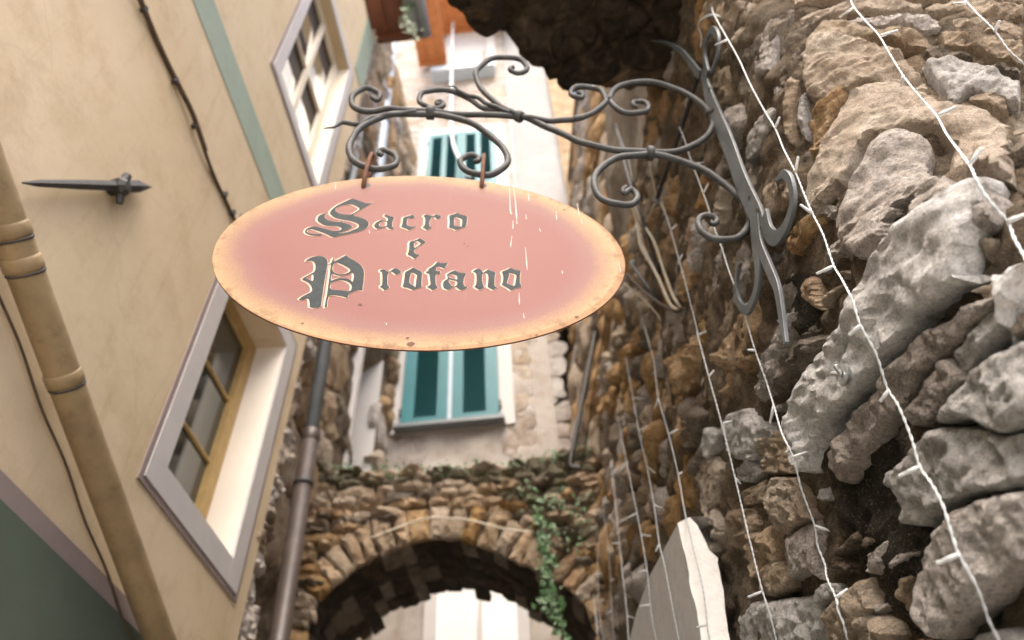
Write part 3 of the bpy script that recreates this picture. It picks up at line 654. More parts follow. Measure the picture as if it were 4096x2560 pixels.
# rusty-edged cable clipped along the wall
pts = [(LX + .012 + .006 * math.sin(y * 9), y, 3.135 + .012 * math.sin(y * 5.1) - (.03 * math.sin((y - 1.5) / .45 * math.pi) if 1.5 < y < 1.95 else 0)) for y in np.linspace(-1.5, 2.1, 70)]
q = empty('wall_cable', (LX, 1.2, 3.13)); tag(q, 'dark brown cable clipped along the cream wall above the iron anchor', 'cable')
MB().tube(pts, .0095, 6).build('wire', M['cable'], q, True)
MB().tube([(p[0] + .003, p[1], p[2] + .015) for p in pts[:62]], .006, 6).build('wire', M['rust'], q, True)
for y in (1.02, 1.33, 1.55, 1.93, 2.04): MB().box((LX, y - .008, 3.115), (LX + .024, y + .008, 3.15)).build('clip', M['blackiron'], q)
# wrought tie anchor
a0 = at(90, 731, 0, LX + .03); a1 = at(606, 748, 0, LX + .03); kn = at(482, 748, 0, LX + .04)
q = empty('tie_anchor', tuple(kn)); tag(q, 'black wrought iron tie anchor like a spike on the cream wall', 'wall anchor')
d = a1 - a0; pts = [a0 + d * t for t in (0, .1, .35, .6, .72, .85, 1)]
MB().tube(pts, [.003, .012, .017, .02, .022, .026, .002], 6).build('spike', M['blackiron'], q)
MB().tube([kn + np.array([x, 0.0, 0]) for x in (-.08, 0, .012, .03)], [.02, .036, .036, .02], 8).build('boss', M['blackiron'], q)
MB().tube([kn + np.array([0.01, -.01, .06]), kn, kn + np.array([0, .035, -.055])], [.016, .02, .012], 6).build('wedge', M['blackiron'], q)
# slanting ochre pipe
p0 = at(153, 1227, 0, LX + .07); p1 = at(634, 2541, 0, LX + .07); d = p1 - p0
q = empty('slanting_drain_pipe', tuple(p0)); tag(q, 'weathered ochre drain pipe slanting down across the cream wall', 'drain pipe')
pp = [p0 - d * 1.2 + d * 2.3 * t for t in np.linspace(0, 1, 24)]
MB().tube(pp, .049, 18).build('pipe', M['pipe'], q, True)
dn = d / np.linalg.norm(d)
for (x, y) in ((60, 912), (103, 1049), (256, 1515)):
    c = at(x, y, 0, LX + .075); c = p0 + dn * ((c - p0) @ dn)
    MB().tube([c - dn * .022, c - dn * .016, c + dn * .016, c + dn * .022], [.049, .0535, .0535, .049], 18).build('collar', M['pipe'], q, True)
    MB().tube([c + dn * .024, c + dn * .03], [.052, .052], 18).build('clamp', M['blackiron'], q, True)
MB().tube([p0 - d + np.array([-.055, -.02, -.052]) + d * 2.1 * t + np.array([0, 0, .006 * math.sin(t * 40)]) for t in np.linspace(0, 1, 60)], .0045, 5).build('lead', M['cable'], q, True)  # thin dark tube following the dark line beside the pipe

# ------------------------------------------------------------------ oval hanging sign and its wrought bracket (plane turned a little from the alley axis)
SK = 0.168; S0 = np.array([-0.26, 1.0, 0.0]); ST = np.array([1.0, SK, 0]) / math.hypot(1, SK); SN = np.array([SK, -1.0, 0]) / math.hypot(1, SK)
def on_sign(x, y, off=0.0):
    d = ray(x, y); return d * (((S0 + SN * off) @ SN) / (d @ SN))
def ZTf(x, y): return (1000 + .5785 * x, .5785 * y)
def sg(x, y):
    P = on_sign(x, y) - S0; return np.array([P @ ST, P[2]])
S4 = 4096 / 2419.0
eL, eR, eT, eB = (sg(*[c * S4 for c in p]) for p in ((497, 611), (1481, 640), (978, 418), (962, 831)))
ec = np.array([(eL[0] + eR[0]) / 2, (eT[1] + eB[1]) / 2]); ea = (eR[0] - eL[0]) / 2 * 1.0; eb = (eT[1] - eB[1]) / 2
print('sign', ec, ea, eb, eL, eR, eT, eB)
SM = Matrix(((ST[0], -SN[0], 0, 0), (ST[1], -SN[1], 0, 0), (0, 0, 1, 0), (0, 0, 0, 1))); SM.translation = Vector(S0 + ST * ec[0] + np.array([0, 0, ec[1]]))
HOLES = [(*(sg(*ZTf(808, 1292)) - ec), .10), (*(sg(*ZTf(1610, 1292)) - ec), .05)]
def board_mat():
    q = NT('painted_sign_board'); tc = q.n('ShaderNodeTexCoord').outputs['Object']
    mp = q.n('ShaderNodeMapping'); mp.inputs['Scale'].default_value = (1 / ea, 0, 1 / eb); q.l(tc, mp.inputs[0])
    off = q.n('ShaderNodeVectorMath'); off.operation = 'ADD'; off.inputs[1].default_value = (0.02, 0, -0.02); q.l(mp.outputs[0], off.inputs[0])
    ln = q.n('ShaderNodeVectorMath'); ln.operation = 'LENGTH'; q.l(off.outputs[0], ln.inputs[0])
    r = q.math('ADD', ln.outputs['Value'], q.math('MULTIPLY', q.math('SUBTRACT', q.noise(5, 3, 0.5), 0.5), 0.12))
    r = q.math('ADD', r, q.math('MULTIPLY', q.math('SUBTRACT', q.noise(420, 3, 0.7), 0.5), 0.2))
    c = q.ramp(r, [(0.0, (0.208, 0.092, 0.08)), (0.74, (0.205, 0.092, 0.082)), (0.85, (0.215, 0.115, 0.102)), (0.91, (0.28, 0.175, 0.11)), (0.965, (0.345, 0.235, 0.13)), (1.0, (0.355, 0.245, 0.138))])
    c = q.mix(q.ramp(q.noise(9, 5, 0.6), [(0.45, 0.0), (0.8, 0.1)]), c, (0.27, 0.14, 0.125))
    st = q.noise(1.0, 4, 0.6, vec=q.coord((60, 1, 2.5), src=tc)); c = q.mix(q.ramp(st, [(0.64, 0.0), (0.8, 0.1)]), c, (0.32, 0.24, 0.23))
    c = q.mix(q.ramp(q.noise(36, 6, 0.7), [(0.735, 0.0), (0.745, 0.9)]), c, (0.10, 0.05, 0.035))
    c = q.mix(q.ramp(ln.outputs['Value'], [(0.985, 0.0), (0.995, 0.5)]), c, (0.25, 0.11, 0.045))
    n = q.bump(q.noise(140, 4, 0.6), 0.08, 0.001)
    rs = q.n('ShaderNodeSeparateXYZ'); q.l(tc, rs.inputs[0])
    for hx, hz, ln_ in HOLES:                      # rust runs below the two holes
        dx = q.math('ABSOLUTE', q.math('SUBTRACT', q.math('ADD', rs.outputs[0], q.math('MULTIPLY', q.math('SUBTRACT', q.noise(30, 3, .6), .5), .01)), hx)); dz = q.math('SUBTRACT', hz, rs.outputs[2])
        f = q.math('MULTIPLY', q.ramp(q.math('DIVIDE', dx, .012), [(0.0, 1.0), (1.0, 0.0)]), q.ramp(q.math('DIVIDE', dz, ln_), [(0.0, 0.0), (0.02, 1.0), (1.0, 0.0)]))
        c = q.mix(q.math('MULTIPLY', f, q.ramp(q.noise(60, 5, .7), [(.3, .15), (.7, .8)])), c, (0.17, 0.085, 0.06))
    ed = q.math('MULTIPLY', q.ramp(ln.outputs['Value'], [(0.9, 0.0), (1.0, 1.0)]), q.ramp(q.noise(28, 7, .75), [(.5, 0.0), (.62, .75)]))
    c = q.mix(ed, c, (0.15, 0.075, 0.04))
    c = q.mix(q.ramp(q.noise(2.6, 5, .65), [(.5, 0.0), (.75, .08)]), c, (0.25, 0.12, 0.10))
    return q.done(c, 0.6, n, spec=0.15)
sign = empty('hanging_sign', tuple(SM.translation)); tag(sign, 'oval pink and yellow sign with blackletter words hanging from the iron bracket', 'sign')
WM[sign.name] = SM.copy(); sign.matrix_basis = SM
n = 128; ring = [(ea * math.cos(2 * math.pi * i / n), eb * math.sin(2 * math.pi * i / n)) for i in range(n)]
vs = [(x * .998, -.004, z * .998) for x, z in ring] + [(x, -.0034, z) for x, z in ring] + [(x, -.0005, z) for x, z in ring]
fs = [tuple(range(n))[::-1], tuple(range(2 * n, 3 * n))] + [(k * n + i, k * n + (i + 1) % n, (k + 1) * n + (i + 1) % n, (k + 1) * n + i) for k in (0, 1) for i in range(n)]
fs[0] = tuple(range(n)); me = bpy.data.meshes.new('board'); me.from_pydata(vs, [], fs); me.update()
board = link('board', me, board_mat(), sign, mw=SM)
me.materials.append(M['rust']); [setattr(p, 'material_index', 1) for p in me.polygons if len(p.vertices) == 4 or p.index == 1]
ink = plain('slate_lettering_paint', (0.034, 0.043, 0.047), 0.7, 0.25, 60, 0.1, 200, spec=0.15, dirt=0.12, dcol=(0.16, 0.13, 0.12)); creamp = plain('cream_outline_paint', (0.42, 0.29, 0.195), 0.5, 0.1, 40, 0.0)
def loc2(px):                                     # photo pixels -> board (x, z)
    return np.array([sg(*p) - ec for p in px])
def dens(p, k=1):
    return chaikin(p, k)
def letter(name, outer, holes=()):
    """one painted blackletter: flat ink 1.2 mm proud, cream outline beneath it, broader on the left of every stroke"""
    lo = loc2(outer); lo = lo if area(lo) > 0 else lo[::-1]
    hs = []
    for h in holes:
        q = loc2(h); hs.append(q if area(q) < 0 else q[::-1])
    loops = [dens(lo)] + [dens(h) for h in hs]
    pts = []; faces = []
    for L in loops: faces.append(list(range(len(pts), len(pts) + len(L)))); pts += [Vector(v) for v in L]
    r = delaunay_2d_cdt(pts, [], faces, 2 if False else 1, 1e-7)
    V = np.array([[v.x, v.y] for v in r[0]]); T = []
    for f in r[2]:
        c = V[list(f)].mean(0)[None]
        if inside(loops[0], c)[0] and not any(inside(h, c)[0] for h in loops[1:]): T.append(list(f))
    me = bpy.data.meshes.new(name); me.from_pydata([(a, -.0052, b) for a, b in V], [], T); me.update()
    o = link(name, me, ink, board, mw=SM)
    vs = []; fs = []
    for L in loops:
        nx = np.roll(L, -1, 0) - np.roll(L, 1, 0); nn = np.stack([nx[:, 1], -nx[:, 0]], 1); nn /= (np.linalg.norm(nn, axis=1)[:, None] + 1e-9)
        lf = np.clip(nn @ np.array([-.93, -.2]), 0, 1); wd = .0009 + .0034 * lf ** .8
        a = L - nn * .001; b = L + nn * wd[:, None]; k = len(vs); m = len(L)
        vs += [(p[0], -.0046, p[1]) for p in a] + [(p[0], -.0046, p[1]) for p in b]
        fs += [(k + i, k + (i + 1) % m, k + m + (i + 1) % m, k + m + i) for i in range(m)]
    me = bpy.data.meshes.new('outline'); me.from_pydata(vs, [], fs); me.update(); link('outline', me, creamp, o, mw=SM)
L1 = zz(1200, 780, .14876); L2 = zz(1460, 820, .1818); L3 = zz(1180, 1000, .17195); L4 = zz(1480, 1030, .1405); L5 = zz(1780, 1030, .1405)
letter('letter', L1([(1410,140),(1560,185),(1700,240),(1830,280),(2000,225),(1880,300),(1660,425),(1540,510),(1430,580),(1460,608),(1600,640),(1720,680),(1810,735),(1862,800),(1840,880),(1770,950),(1650,1010),(1500,1050),(1280,1100),(1050,1145),(890,1192),(740,1110),(560,1040),(400,990),(320,965),(230,962),(188,1010),(195,1045),(280,1090),(400,1100),(500,1098),(640,1120),(500,1140),(380,1142),(270,1125),(180,1085),(130,1040),(160,980),(220,930),(310,900),(420,890),(540,920),(650,955),(780,980),(870,1010),(960,1020),(1080,1000),(1140,950),(1060,900),(940,880),(800,880),(640,860),(540,800),(470,740),(480,650),(530,590),(620,545),(735,535),(680,590),(668,640),(700,690),(800,740),(950,772),(1060,770),(1130,735),(1160,760),(1130,790),(1280,820),(1380,860),(1420,900),(1360,950),(1240,1000),(1100,1045),(1020,1065),(1130,1075),(1300,1035),(1450,980),(1560,930),(1598,880),(1560,820),(1440,770),(1300,735),(1130,705),(980,680),(860,610),(815,550),(815,490),(880,420),(980,340),(1100,270),(1200,225),(1320,170)]),
       [L1([(1310,295),(1400,300),(1500,340),(1580,385),(1612,420),(1560,470),(1440,545),(1330,580),(1210,575),(1080,550),(980,495),(950,450),(980,395),(1080,340),(1200,300)])])
letter('letter', L2([(455,235),(530,280),(655,305),(610,390),(600,460),(605,530),(655,540),(580,580),(520,555),(485,518),(440,525),(350,545),(280,572),(220,530),(195,485),(240,430),(310,385),(365,368),(420,378),(495,398),(512,340),(470,305),(410,288)]), [L2([(300,470),(330,420),(370,395),(430,400),(490,412),(488,490),(430,510),(340,525)])])
letter('letter', L2([(835,310),(930,290),(1045,240),(1060,270),(1110,295),(1060,320),(1010,335),(945,320),(925,380),(920,480),(1020,522),(1140,500),(1060,550),(975,598),(900,560),(790,520),(820,460),(830,400)]))
letter('letter', L2([(1350,235),(1460,280),(1500,285),(1555,240),(1640,265),(1690,305),(1580,355),(1545,310),(1480,300),(1440,350),(1410,430),(1425,510),(1480,535),(1420,555),(1360,595),(1320,560),(1250,530),(1300,510),(1325,420),(1320,300),(1270,290)]))
letter('letter', L2([(2035,205),(2100,250),(2260,280),(2240,380),(2230,510),(2120,545),(1995,600),(1940,555),(1840,540),(1855,480),(1860,380),(1845,270),(1940,245)]), [L2([(1965,310),(2010,305),(2140,350),(2130,440),(2130,518),(2040,508),(1960,495),(1965,400)])])
letter('letter', L2([(1215,765),(1270,810),(1350,850),(1260,900),(1160,960),(1085,1030),(1080,1060),(1100,1100),(1150,1135),(1220,1125),(1150,1180),(1090,1228),(1030,1170),(930,1140),(970,1040),(975,840),(1060,830),(1140,800)]), [L2([(1075,870),(1130,820),(1180,845),(1235,885),(1160,940),(1085,985),(1078,930)])])
letter('letter', L3([(240,300),(330,235),(420,200),(540,180),(640,185),(710,215),(755,270),(770,340),(760,420),(740,520),(700,720),(680,860),(650,1080),(630,1200),(612,1380),(345,1390),(350,1290),(330,1165),(200,1190),(70,1215),(180,1120),(300,1060),(390,1020),(410,950),(370,850),(280,780),(150,730),(250,660),(370,600),(460,545),(485,470),(480,370),(440,310),(360,295),(290,295)]), [L3([(250,700),(330,650),(370,625),(440,605),(430,780),(340,730)])])
letter('letter', L3([(885,230),(915,235),(905,310),(1000,265),(1100,210),(1205,150),(1230,190),(1300,240),(1430,310),(1540,390),(1600,490),(1615,620),(1600,780),(1570,960),(1590,990),(1480,970),(1380,1000),(1290,1040),(1240,1100),(1220,1160),(1130,1125),(1000,1100),(880,1090),(800,1100),(780,1160),(755,1260),(755,1380),(690,1385),(720,1200),(750,1080),(780,850),(810,640),(830,450),(850,360),(775,405),(775,385),(850,345),(870,290)]),
       [L3([(920,350),(985,330),(1100,380),(1220,440),(1305,510),(1260,560),(1160,600),(1060,610),(960,590),(890,540),(870,480),(885,420)]), L3([(855,580),(940,620),(1060,645),(1200,620),(1345,565),(1372,620),(1365,720),(1345,795),(1280,720),(1160,695),(1020,695),(900,730),(840,770)]), L3([(825,850),(880,785),(980,745),(1100,740),(1220,775),(1300,830),(1328,890),(1300,1000),(1160,985),(1000,970),(820,960)])])
letter('letter', L4([(265,445),(310,400),(380,385),(450,405),(520,465),(590,430),(650,375),(730,360),(800,375),(900,455),(850,510),(740,540),(690,500),(630,450),(540,465),(505,540),(498,700),(495,830),(570,895),(490,935),(420,1005),(380,940),(270,890),(345,840),(355,720),(350,480),(320,460)]))
letter('letter', L4([(1245,325),(1320,385),(1500,465),(1475,600),(1468,800),(1480,895),(1380,915),(1210,985),(1100,920),(915,890),(955,800),(985,600),(990,470),(1120,400)]), [L4([(1165,500),(1210,480),(1350,545),(1320,650),(1305,800),(1295,910),(1240,850),(1120,790),(1130,650)])])
letter('letter', L4([(1915,170),(2000,200),(2100,215),(2230,190),(2170,280),(2120,380),(2040,335),(1950,310),(1885,320),(1875,430),(1950,440),(2000,415),(2000,510),(1870,515),(1868,680),(1870,820),(1945,900),(1860,935),(1785,1000),(1720,940),(1600,890),(1700,850),(1725,790),(1700,640),(1690,510),(1595,505),(1595,450),(1660,435),(1660,380),(1760,320),(1840,260)]))
letter('letter', L5([(275,405),(330,445),(420,480),(630,490),(560,580),(525,700),(530,830),(570,885),(660,890),(560,950),(470,975),(390,960),(320,890),(280,885),(220,895),(160,940),(110,975),(30,960),(-40,920),(-65,830),(-45,740),(10,690),(70,665),(75,600),(45,530),(150,470)]), [L5([(85,540),(180,525),(280,545),(350,590),(345,685),(220,660),(115,620)]), L5([(98,665),(200,695),(340,722),(350,810),(300,865),(210,875),(150,820),(112,740)])])
letter('letter', L5([(780,460),(830,410),(900,370),(980,370),(1040,410),(1075,490),(1150,440),(1220,380),(1300,430),(1450,470),(1415,600),(1405,760),(1410,850),(1440,885),(1500,900),(1430,930),(1365,985),(1300,940),(1195,890),(1220,800),(1235,620),(1210,520),(1160,490),(1085,505),(1055,560),(1055,720),(1090,850),(1120,910),(1050,935),(975,975),(900,930),(820,890),(880,830),(895,700),(895,560),(870,490),(830,470)]))
letter('letter', L5([(1865,330),(1960,390),(2060,415),(2165,420),(2135,520),(2130,640),(2130,780),(2190,885),(2060,905),(1960,950),(1885,1005),(1780,920),(1600,830),(1640,760),(1655,640),(1640,540),(1600,450),(1740,405)]), [L5([(1810,485),(1900,505),(2035,540),(2015,650),(2000,780),(1970,870),(1850,820),(1745,795),(1790,680),(1830,540)])])
drip = plain('dried_white_drip', (0.44, 0.39, 0.36), 0.6, 0.06, 80, 0.1, 200)
ZS = zz(1200, 150, .8599)
for pts in ([(970,690),(975,740),(978,815),(985,830)], [(990,690),(1000,760),(1008,860)], [(1005,860),(1010,875)], [(1060,730),(1065,770)], [(1190,815),(1193,858)], [(1288,780),(1298,835)], [(1305,850),(1312,878)], [(985,930),(978,985)], [(1048,985),(1056,1090)], [(1018,1195),(1020,1250)], [(1038,1290),(1042,1315)], [(1112,895),(1118,910)], [(1050,830),(1052,855)], [(1218,1090),(1220,1108)], [(168,680),(165,715)], [(322,905),(324,920)], [(1480,1050),(1490,1100)], [(990,860),(990,900)], [(400,1335),(404,1345)]):
    p = [sg(*v) - ec for v in ZS(pts)]; p = [np.array([v[0], -.0048, v[1]]) for v in (spline(p, n=4) if len(p) > 2 else [p[0] + (p[1] - p[0]) * t for t in (0, .4, .7, 1)])]
    m_ = len(p); q = MB().tube(p, [.0006 + .0017 * (i / (m_ - 1)) ** 2 if i < m_ - 1 else .0004 for i in range(m_)], 6)
    me = bpy.data.meshes.new('drip'); me.from_pydata([(v[0], -.0048 + (v[1] + .0048) * .3, v[2]) for v in q.v], [], q.f); me.update(); link('drip', me, drip, board, mw=SM)
chip = plain('bare_rusty_chip', (0.12, 0.055, 0.035), 0.8, 0.4, 90, 0.2, 200)
for (x, y, s) in ((517,1432,9),(1285,1308,6),(280,1250,5),(765,967,3),(780,979,3),(1228,808,4),(12,1338,4),(500,1405,4),(1100,1392,4)):
    c = sg(*ZS([(x, y)])[0]) - ec; k = 9; s *= .00075
    me = bpy.data.meshes.new('paint_chip'); me.from_pydata([(c[0] + s * 1.4 * RNG.uniform(.6, 1.1) * math.cos(6.283 * i / k), -.0047, c[1] + s * RNG.uniform(.6, 1.1) * math.sin(6.283 * i / k)) for i in range(k)], [], [tuple(range(k))]); me.update(); link('paint_chip', me, chip, board, mw=SM)
# hanging rings through the board
for (tx, ty, bx, by) in ((830, 1075, 808, 1292), (1610, 1085, 1610, 1292)):
    (a, b) = ZT([(tx, ty), (bx, by)]); A = on_sign(*a); B = on_sign(*b); h = (A - B)[2]; mid = (A + B) / 2; mid[2] -= .004
    pts = [mid + np.array([0, 0, 1.0]) * (h / 2 + .006) * math.cos(t) + SN * .022 * math.sin(t) + ST * .004 * math.cos(t) for t in np.linspace(0, 2 * math.pi, 29)]
    MB().tube(pts, .0054, 8, cap=False).build('hanging_ring', M['rust'], sign, True)
    P = SM.inverted() @ Vector(B); k = 14
    me = bpy.data.meshes.new('hole'); me.from_pydata([(P.x + .010 * math.cos(6.283 * i / k) * RNG.uniform(.8, 1.1), -.0048, P.z + .009 * math.sin(6.283 * i / k)) for i in range(k)], [], [tuple(range(k))]); me.update(); link('rusty_hole', me, M['blackiron'], board, mw=SM)

br = empty('wrought_iron_bracket', tuple(on_sign(*Z2([(690, 430)])[0]))); tag(br, 'grey wrought iron scroll bracket bolted to the stone wall, carrying the sign', 'bracket')
def scroll(px, r=.0078, r0=1.0, r1=1.0, name='scroll_bar', off=0.0, nn=6):
    P = spline([on_sign(*p, off) for p in px], n=nn); m = len(P)
    r *= 1.13
    R = [r * (r0 + (1 - r0) * min(1, i / (.3 * m)) if i < .3 * m else r1 + (1 - r1) * min(1, (m - 1 - i) / (.3 * m)) if i > .7 * m else 1.0) for i in range(m)]
    P = [p + SN * .0015 * math.sin(i * .5) for i, p in enumerate(P)]
    return MB().tube(P, R, 8).build(name, M['iron'], br, True)
scroll(ZT([(840,672),(860,688),(890,685),(898,650),(850,618),(790,612),(730,640),(702,690),(715,735),(770,768),(860,765),(960,755),(1100,760),(1250,770),(1400,785),(1600,795),(1800,800),(1860,805)]), r0=.8)
scroll(ZT([(510,890),(570,882),(630,850),(700,856),(770,850),(840,815),(900,800),(980,792),(1060,780),(1150,772)]), r=.0062, r0=.22, off=.004)
scroll(ZT([(915,1075),(895,1065),(900,1045),(935,1040),(985,1060),(1015,1100),(1000,1140),(940,1165),(860,1165),(780,1150),(710,1100),(685,1040),(700,970),(750,900),(830,840),(950,800),(1080,785),(1240,792),(1380,805),(1500,840),(1620,905),(1720,990),(1778,1080),(1770,1140),(1710,1190),(1620,1210),(1530,1195),(1465,1150),(1455,1110),(1490,1080),(1540,1075),(1580,1090),(1575,1118),(1550,1112)]), r=.0082, r0=.75, r1=.75)
scroll(ZT([(1840,790),(1780,760),(1700,710),(1620,640),(1572,560),(1562,500),(1600,450),(1680,405),(1780,395),(1870,415),(1915,460),(1900,497),(1850,503),(1802,490),(1800,470),(1825,465)]), r1=.8, off=.006)
scroll(ZT([(1315,722),(1295,722),(1295,705),(1325,705),(1338,725),(1322,745),(1270,748),(1200,727),(1170,690),(1190,645),(1250,625),(1350,625),(1440,645),(1520,690),(1600,740),(1700,768),(1800,788)]), r=.0072, r0=.8, off=-.004)
scroll(ZT([(1370,600),(1420,603),(1450,630),(1490,655),(1540,665),(1590,685),(1640,715),(1720,750),(1800,775)]), r=.0062, r0=.25, off=.008)
scroll(ZT([(1860,800),(1950,830),(2080,890),(2200,945),(2300,985)]) + Z2([(200,578),(300,595),(430,603),(540,600),(620,575),(680,530),(705,480),(690,430),(640,385),(560,335),(460,305),(370,300),(300,320),(263,355),(268,395),(305,425),(360,435),(412,428),(425,405),(400,385),(365,385),(358,400),(378,405)]), r=.0082, r1=.75)
scroll(ZT([(1880,808),(2000,825),(2100,835),(2200,830),(2300,810)]) + Z2([(100,462),(180,435),(235,395),(240,370),(215,335),(160,320),(110,325),(90,345),(105,365),(138,366),(138,350),(118,347)]), r1=.8, off=.004)
scroll(Z2([(330,755),(315,768),(325,780),(350,765),(372,780),(375,810),(340,830),(270,825),(210,790),(190,730),(215,675),(290,630),(380,615),(450,615),(550,635),(660,680),(760,745),(820,800),(855,850),(865,900),(840,950),(790,980),(720,980),(660,950),(640,910),(655,880),(695,880),(722,895),(712,915),(695,905)]), r=.0084, r0=.7, r1=.7)
def collar(c, along, r=.017, L=.011, name='collar'):
    P = on_sign(*c); Q = on_sign(*along); t = (Q - P) / np.linalg.norm(Q - P)
    q = MB(); q.tube([P - t * L, P - t * L * .8, P + t * L * .8, P + t * L], [r * .8, r, r, r * .8], 10); q.build(name, M['iron'], br, True)
collar(ZT([(1248, 778)])[0], ZT([(1300, 782)])[0], .021, .012)
collar(ZT([(1862, 806)])[0], ZT([(1900, 825)])[0], .017, .010)
collar(Z2([(250, 375)])[0], Z2([(290, 378)])[0], .013, .009)
collar(Z2([(433, 608)])[0], Z2([(470, 610)])[0], .021, .010)
collar(Z2([(692, 432)])[0], Z2([(710, 470)])[0], .014, .010)
collar(Z2([(853, 832)])[0], Z2([(862, 880)])[0], .014, .012)
# flat forged back plate against the wall, ends split into curls
PXO = 0.08
def on_plate(x, y, off=0.0):
    d = ray(x, y); t = (WA - PXO - off) / (d[0] - WB * d[2] - WC * d[1]); return t * d
PNRM = np.array([-1.0, WC, WB]); PNRM /= np.linalg.norm(PNRM)
def flat_strip(px, wid, name, th=.009, off=0.0, nn=6, curl=None):
    P = spline([on_plate(*p, off) for p in px], n=nn); m = len(P); vs = []; fs = []
    W = np.interp(np.linspace(0, 1, m), np.linspace(0, 1, len(wid)), wid)
    for i in range(m):
        t = P[min(i + 1, m - 1)] - P[max(i - 1, 0)]; t /= np.linalg.norm(t); s = np.cross(t, PNRM); s /= np.linalg.norm(s)
        lift = PNRM * (curl[0] + (curl[1] - curl[0]) * i / (m - 1) if curl else 0)
        for a, b in ((-1, 0), (1, 0), (1, 1), (-1, 1)): vs.append(P[i] + s * a * W[i] / 2 + PNRM * b * th + lift)
    for i in range(m - 1):
        for k in range(4): fs.append((4 * i + k, 4 * i + (k + 1) % 4, 4 * i + 4 + (k + 1) % 4, 4 * i + 4 + k))
    fs += [(3, 2, 1, 0), tuple(4 * (m - 1) + k for k in range(4))]
    o = mesh(name, vs, fs, M['plate'], br); bv = o.modifiers.new('bevel', 'BEVEL'); bv.width = .0016; bv.segments = 2; bv.limit_method = 'ANGLE'; return o
flat_strip(Z2([(668, 255), (700, 380), (775, 560), (840, 740), (905, 880), (925, 930)]), [.040, .056, .062, .062, .060, .045], 'back_plate')
flat_strip(Z2([(690, 270), (678, 200), (682, 140), (705, 85), (730, 80), (748, 120), (745, 190), (722, 262)]), [.034, .028, .024, .022, .022, .022, .018, .012], 'upper_curl', curl=(.001, .012))
flat_strip(Z2([(655, 270), (628, 215), (598, 165), (545, 132), (492, 124)]), [.030, .024, .018, .012, .003], 'upper_spike', curl=(.0, .05))
flat_strip(Z2([(935, 880), (955, 950), (985, 975), (1015, 950), (1045, 890), (1062, 810), (1050, 730), (1022, 700), (990, 725)]), [.045, .040, .036, .030, .026, .024, .022, .020, .012], 'hook_curl', off=.0012)
flat_strip(Z2([(905, 880), (925, 1000), (975, 1110), (1015, 1190), (1040, 1290), (1060, 1380), (1078, 1435)]), [.036, .032, .030, .026, .024, .020, .010], 'wavy_tail', curl=(.002, .02))
flat_strip(Z2([(895, 890), (905, 1000), (922, 1110), (915, 1210), (882, 1285), (850, 1260), (838, 1190), (845, 1120), (862, 1082)]), [.034, .032, .030, .028, .026, .022, .018, .014, .006], 'lower_curl', curl=(.003, .016))
for p in Z2([(702, 335), (913, 858)]):
    c = on_plate(*p); MB().tube([c + PNRM * .008, c + PNRM * .0105], [.008, .008], 10).build('bolt_hole', M['blackiron'], br)
for p, e in ((Z2([(692, 432)])[0], Z2([(720, 420)])[0]), (Z2([(853, 832)])[0], Z2([(880, 800)])[0])):
    MB().tube([on_sign(*p), on_plate(*e) + PNRM * .004], .009, 8).build('fixing_stub', M['iron'], br)

# ------------------------------------------------------------------ dark stone overhang (vault springing) above the bracket
vault = empty('stone_vault', (0.5, 1.1, 3.0)); tag(vault, 'shade-darkened mossy underside of a stone vault overhead beside the wall', 'vault')
RIM = [at(1330, 190, 1, 1.52), at(1290, 175, 1, 1.47), at(1250, 150, 1, 1.40), at(1200, 110, 1, 1.30), at(1150, 70, 1, 1.22), at(1100, 30, 1, 1.15), at(1040, 0, 1, 1.08)]
RIM = [at(x * S4, y * S4, 1, Y) for x, y, Y in ((1335, 205, 1.56), (1330, 190, 1.52), (1290, 170, 1.47), (1250, 150, 1.40), (1200, 90, 1.31), (1150, 68, 1.22), (1100, 30, 1.15), (1040, 0, 1.08), (960, -40, .98), (800, -90, .82))]
R2 = np.array(RIM)
pl = [(1.0, .62), (1.0, 1.62), (0.62, 1.60), (0.42, 1.59)] + [(p[0], p[1]) for p in R2] + [(-.6, .62)]
pl = np.array(pl)[::-1]
def soffit_z(x, y):
    i = np.interp(x, R2[::-1, 0], R2[::-1, 2]); return i - .12 * np.clip((x - .35) / .45, 0, 1) ** 1.6
def vframe(u, v, h): return np.stack([u, v, soffit_z(u, v) - h], 1)
pv = resample(pl, .03)
X, Y = np.meshgrid(np.arange(-.7, 1.05, .022), np.arange(.6, 2.15, .022)); q = np.stack([X.ravel(), Y.ravel()], 1); q = q[inside(pv, q)]; q = q[edge_dist(pv, q) > .01]
r = delaunay_2d_cdt([Vector(a) for a in np.vstack([pv, q])], [], [list(range(len(pv)))], 1, 1e-6)
v2 = np.array([[a.x, a.y] for a in r[0]]); B = np.c_[v2, np.zeros(len(v2))]
h = .035 * fbm(B * 9, 5, .6) + .03 * (.4 - np.abs(fbm(B * 16 + 5, 3)))
jx = np.stack([fbm(B * 11 + 3, 4), fbm(B * 11 + 13, 4)], 1) * .022
P = vframe(v2[:, 0] + jx[:, 0], v2[:, 1] + jx[:, 1], h); fs = [list(f)[::-1] for f in r[2]]
cnt = {(f[i], f[(i + 1) % 3]) for f in fs for i in range(3)}; rim = [e for e in cnt if (e[1], e[0]) not in cnt]
vs = P.tolist(); up = {}
for e in rim:
    for i in e:
        if i not in up: up[i] = len(vs); vs.append([P[i][0], P[i][1], 3.9])
fs += [[e[1], e[0], up[e[0]], up[e[1]]] for e in rim]
mesh('soffit', vs, fs, M['mossshade'], vault, smooth=True)
vc = cells(-.6, 1.0, .65, 2.1, .16, 31, 1.2, lambda m: inside(pv, m[None])[0] and edge_dist(pv, m[None])[0] > .05)
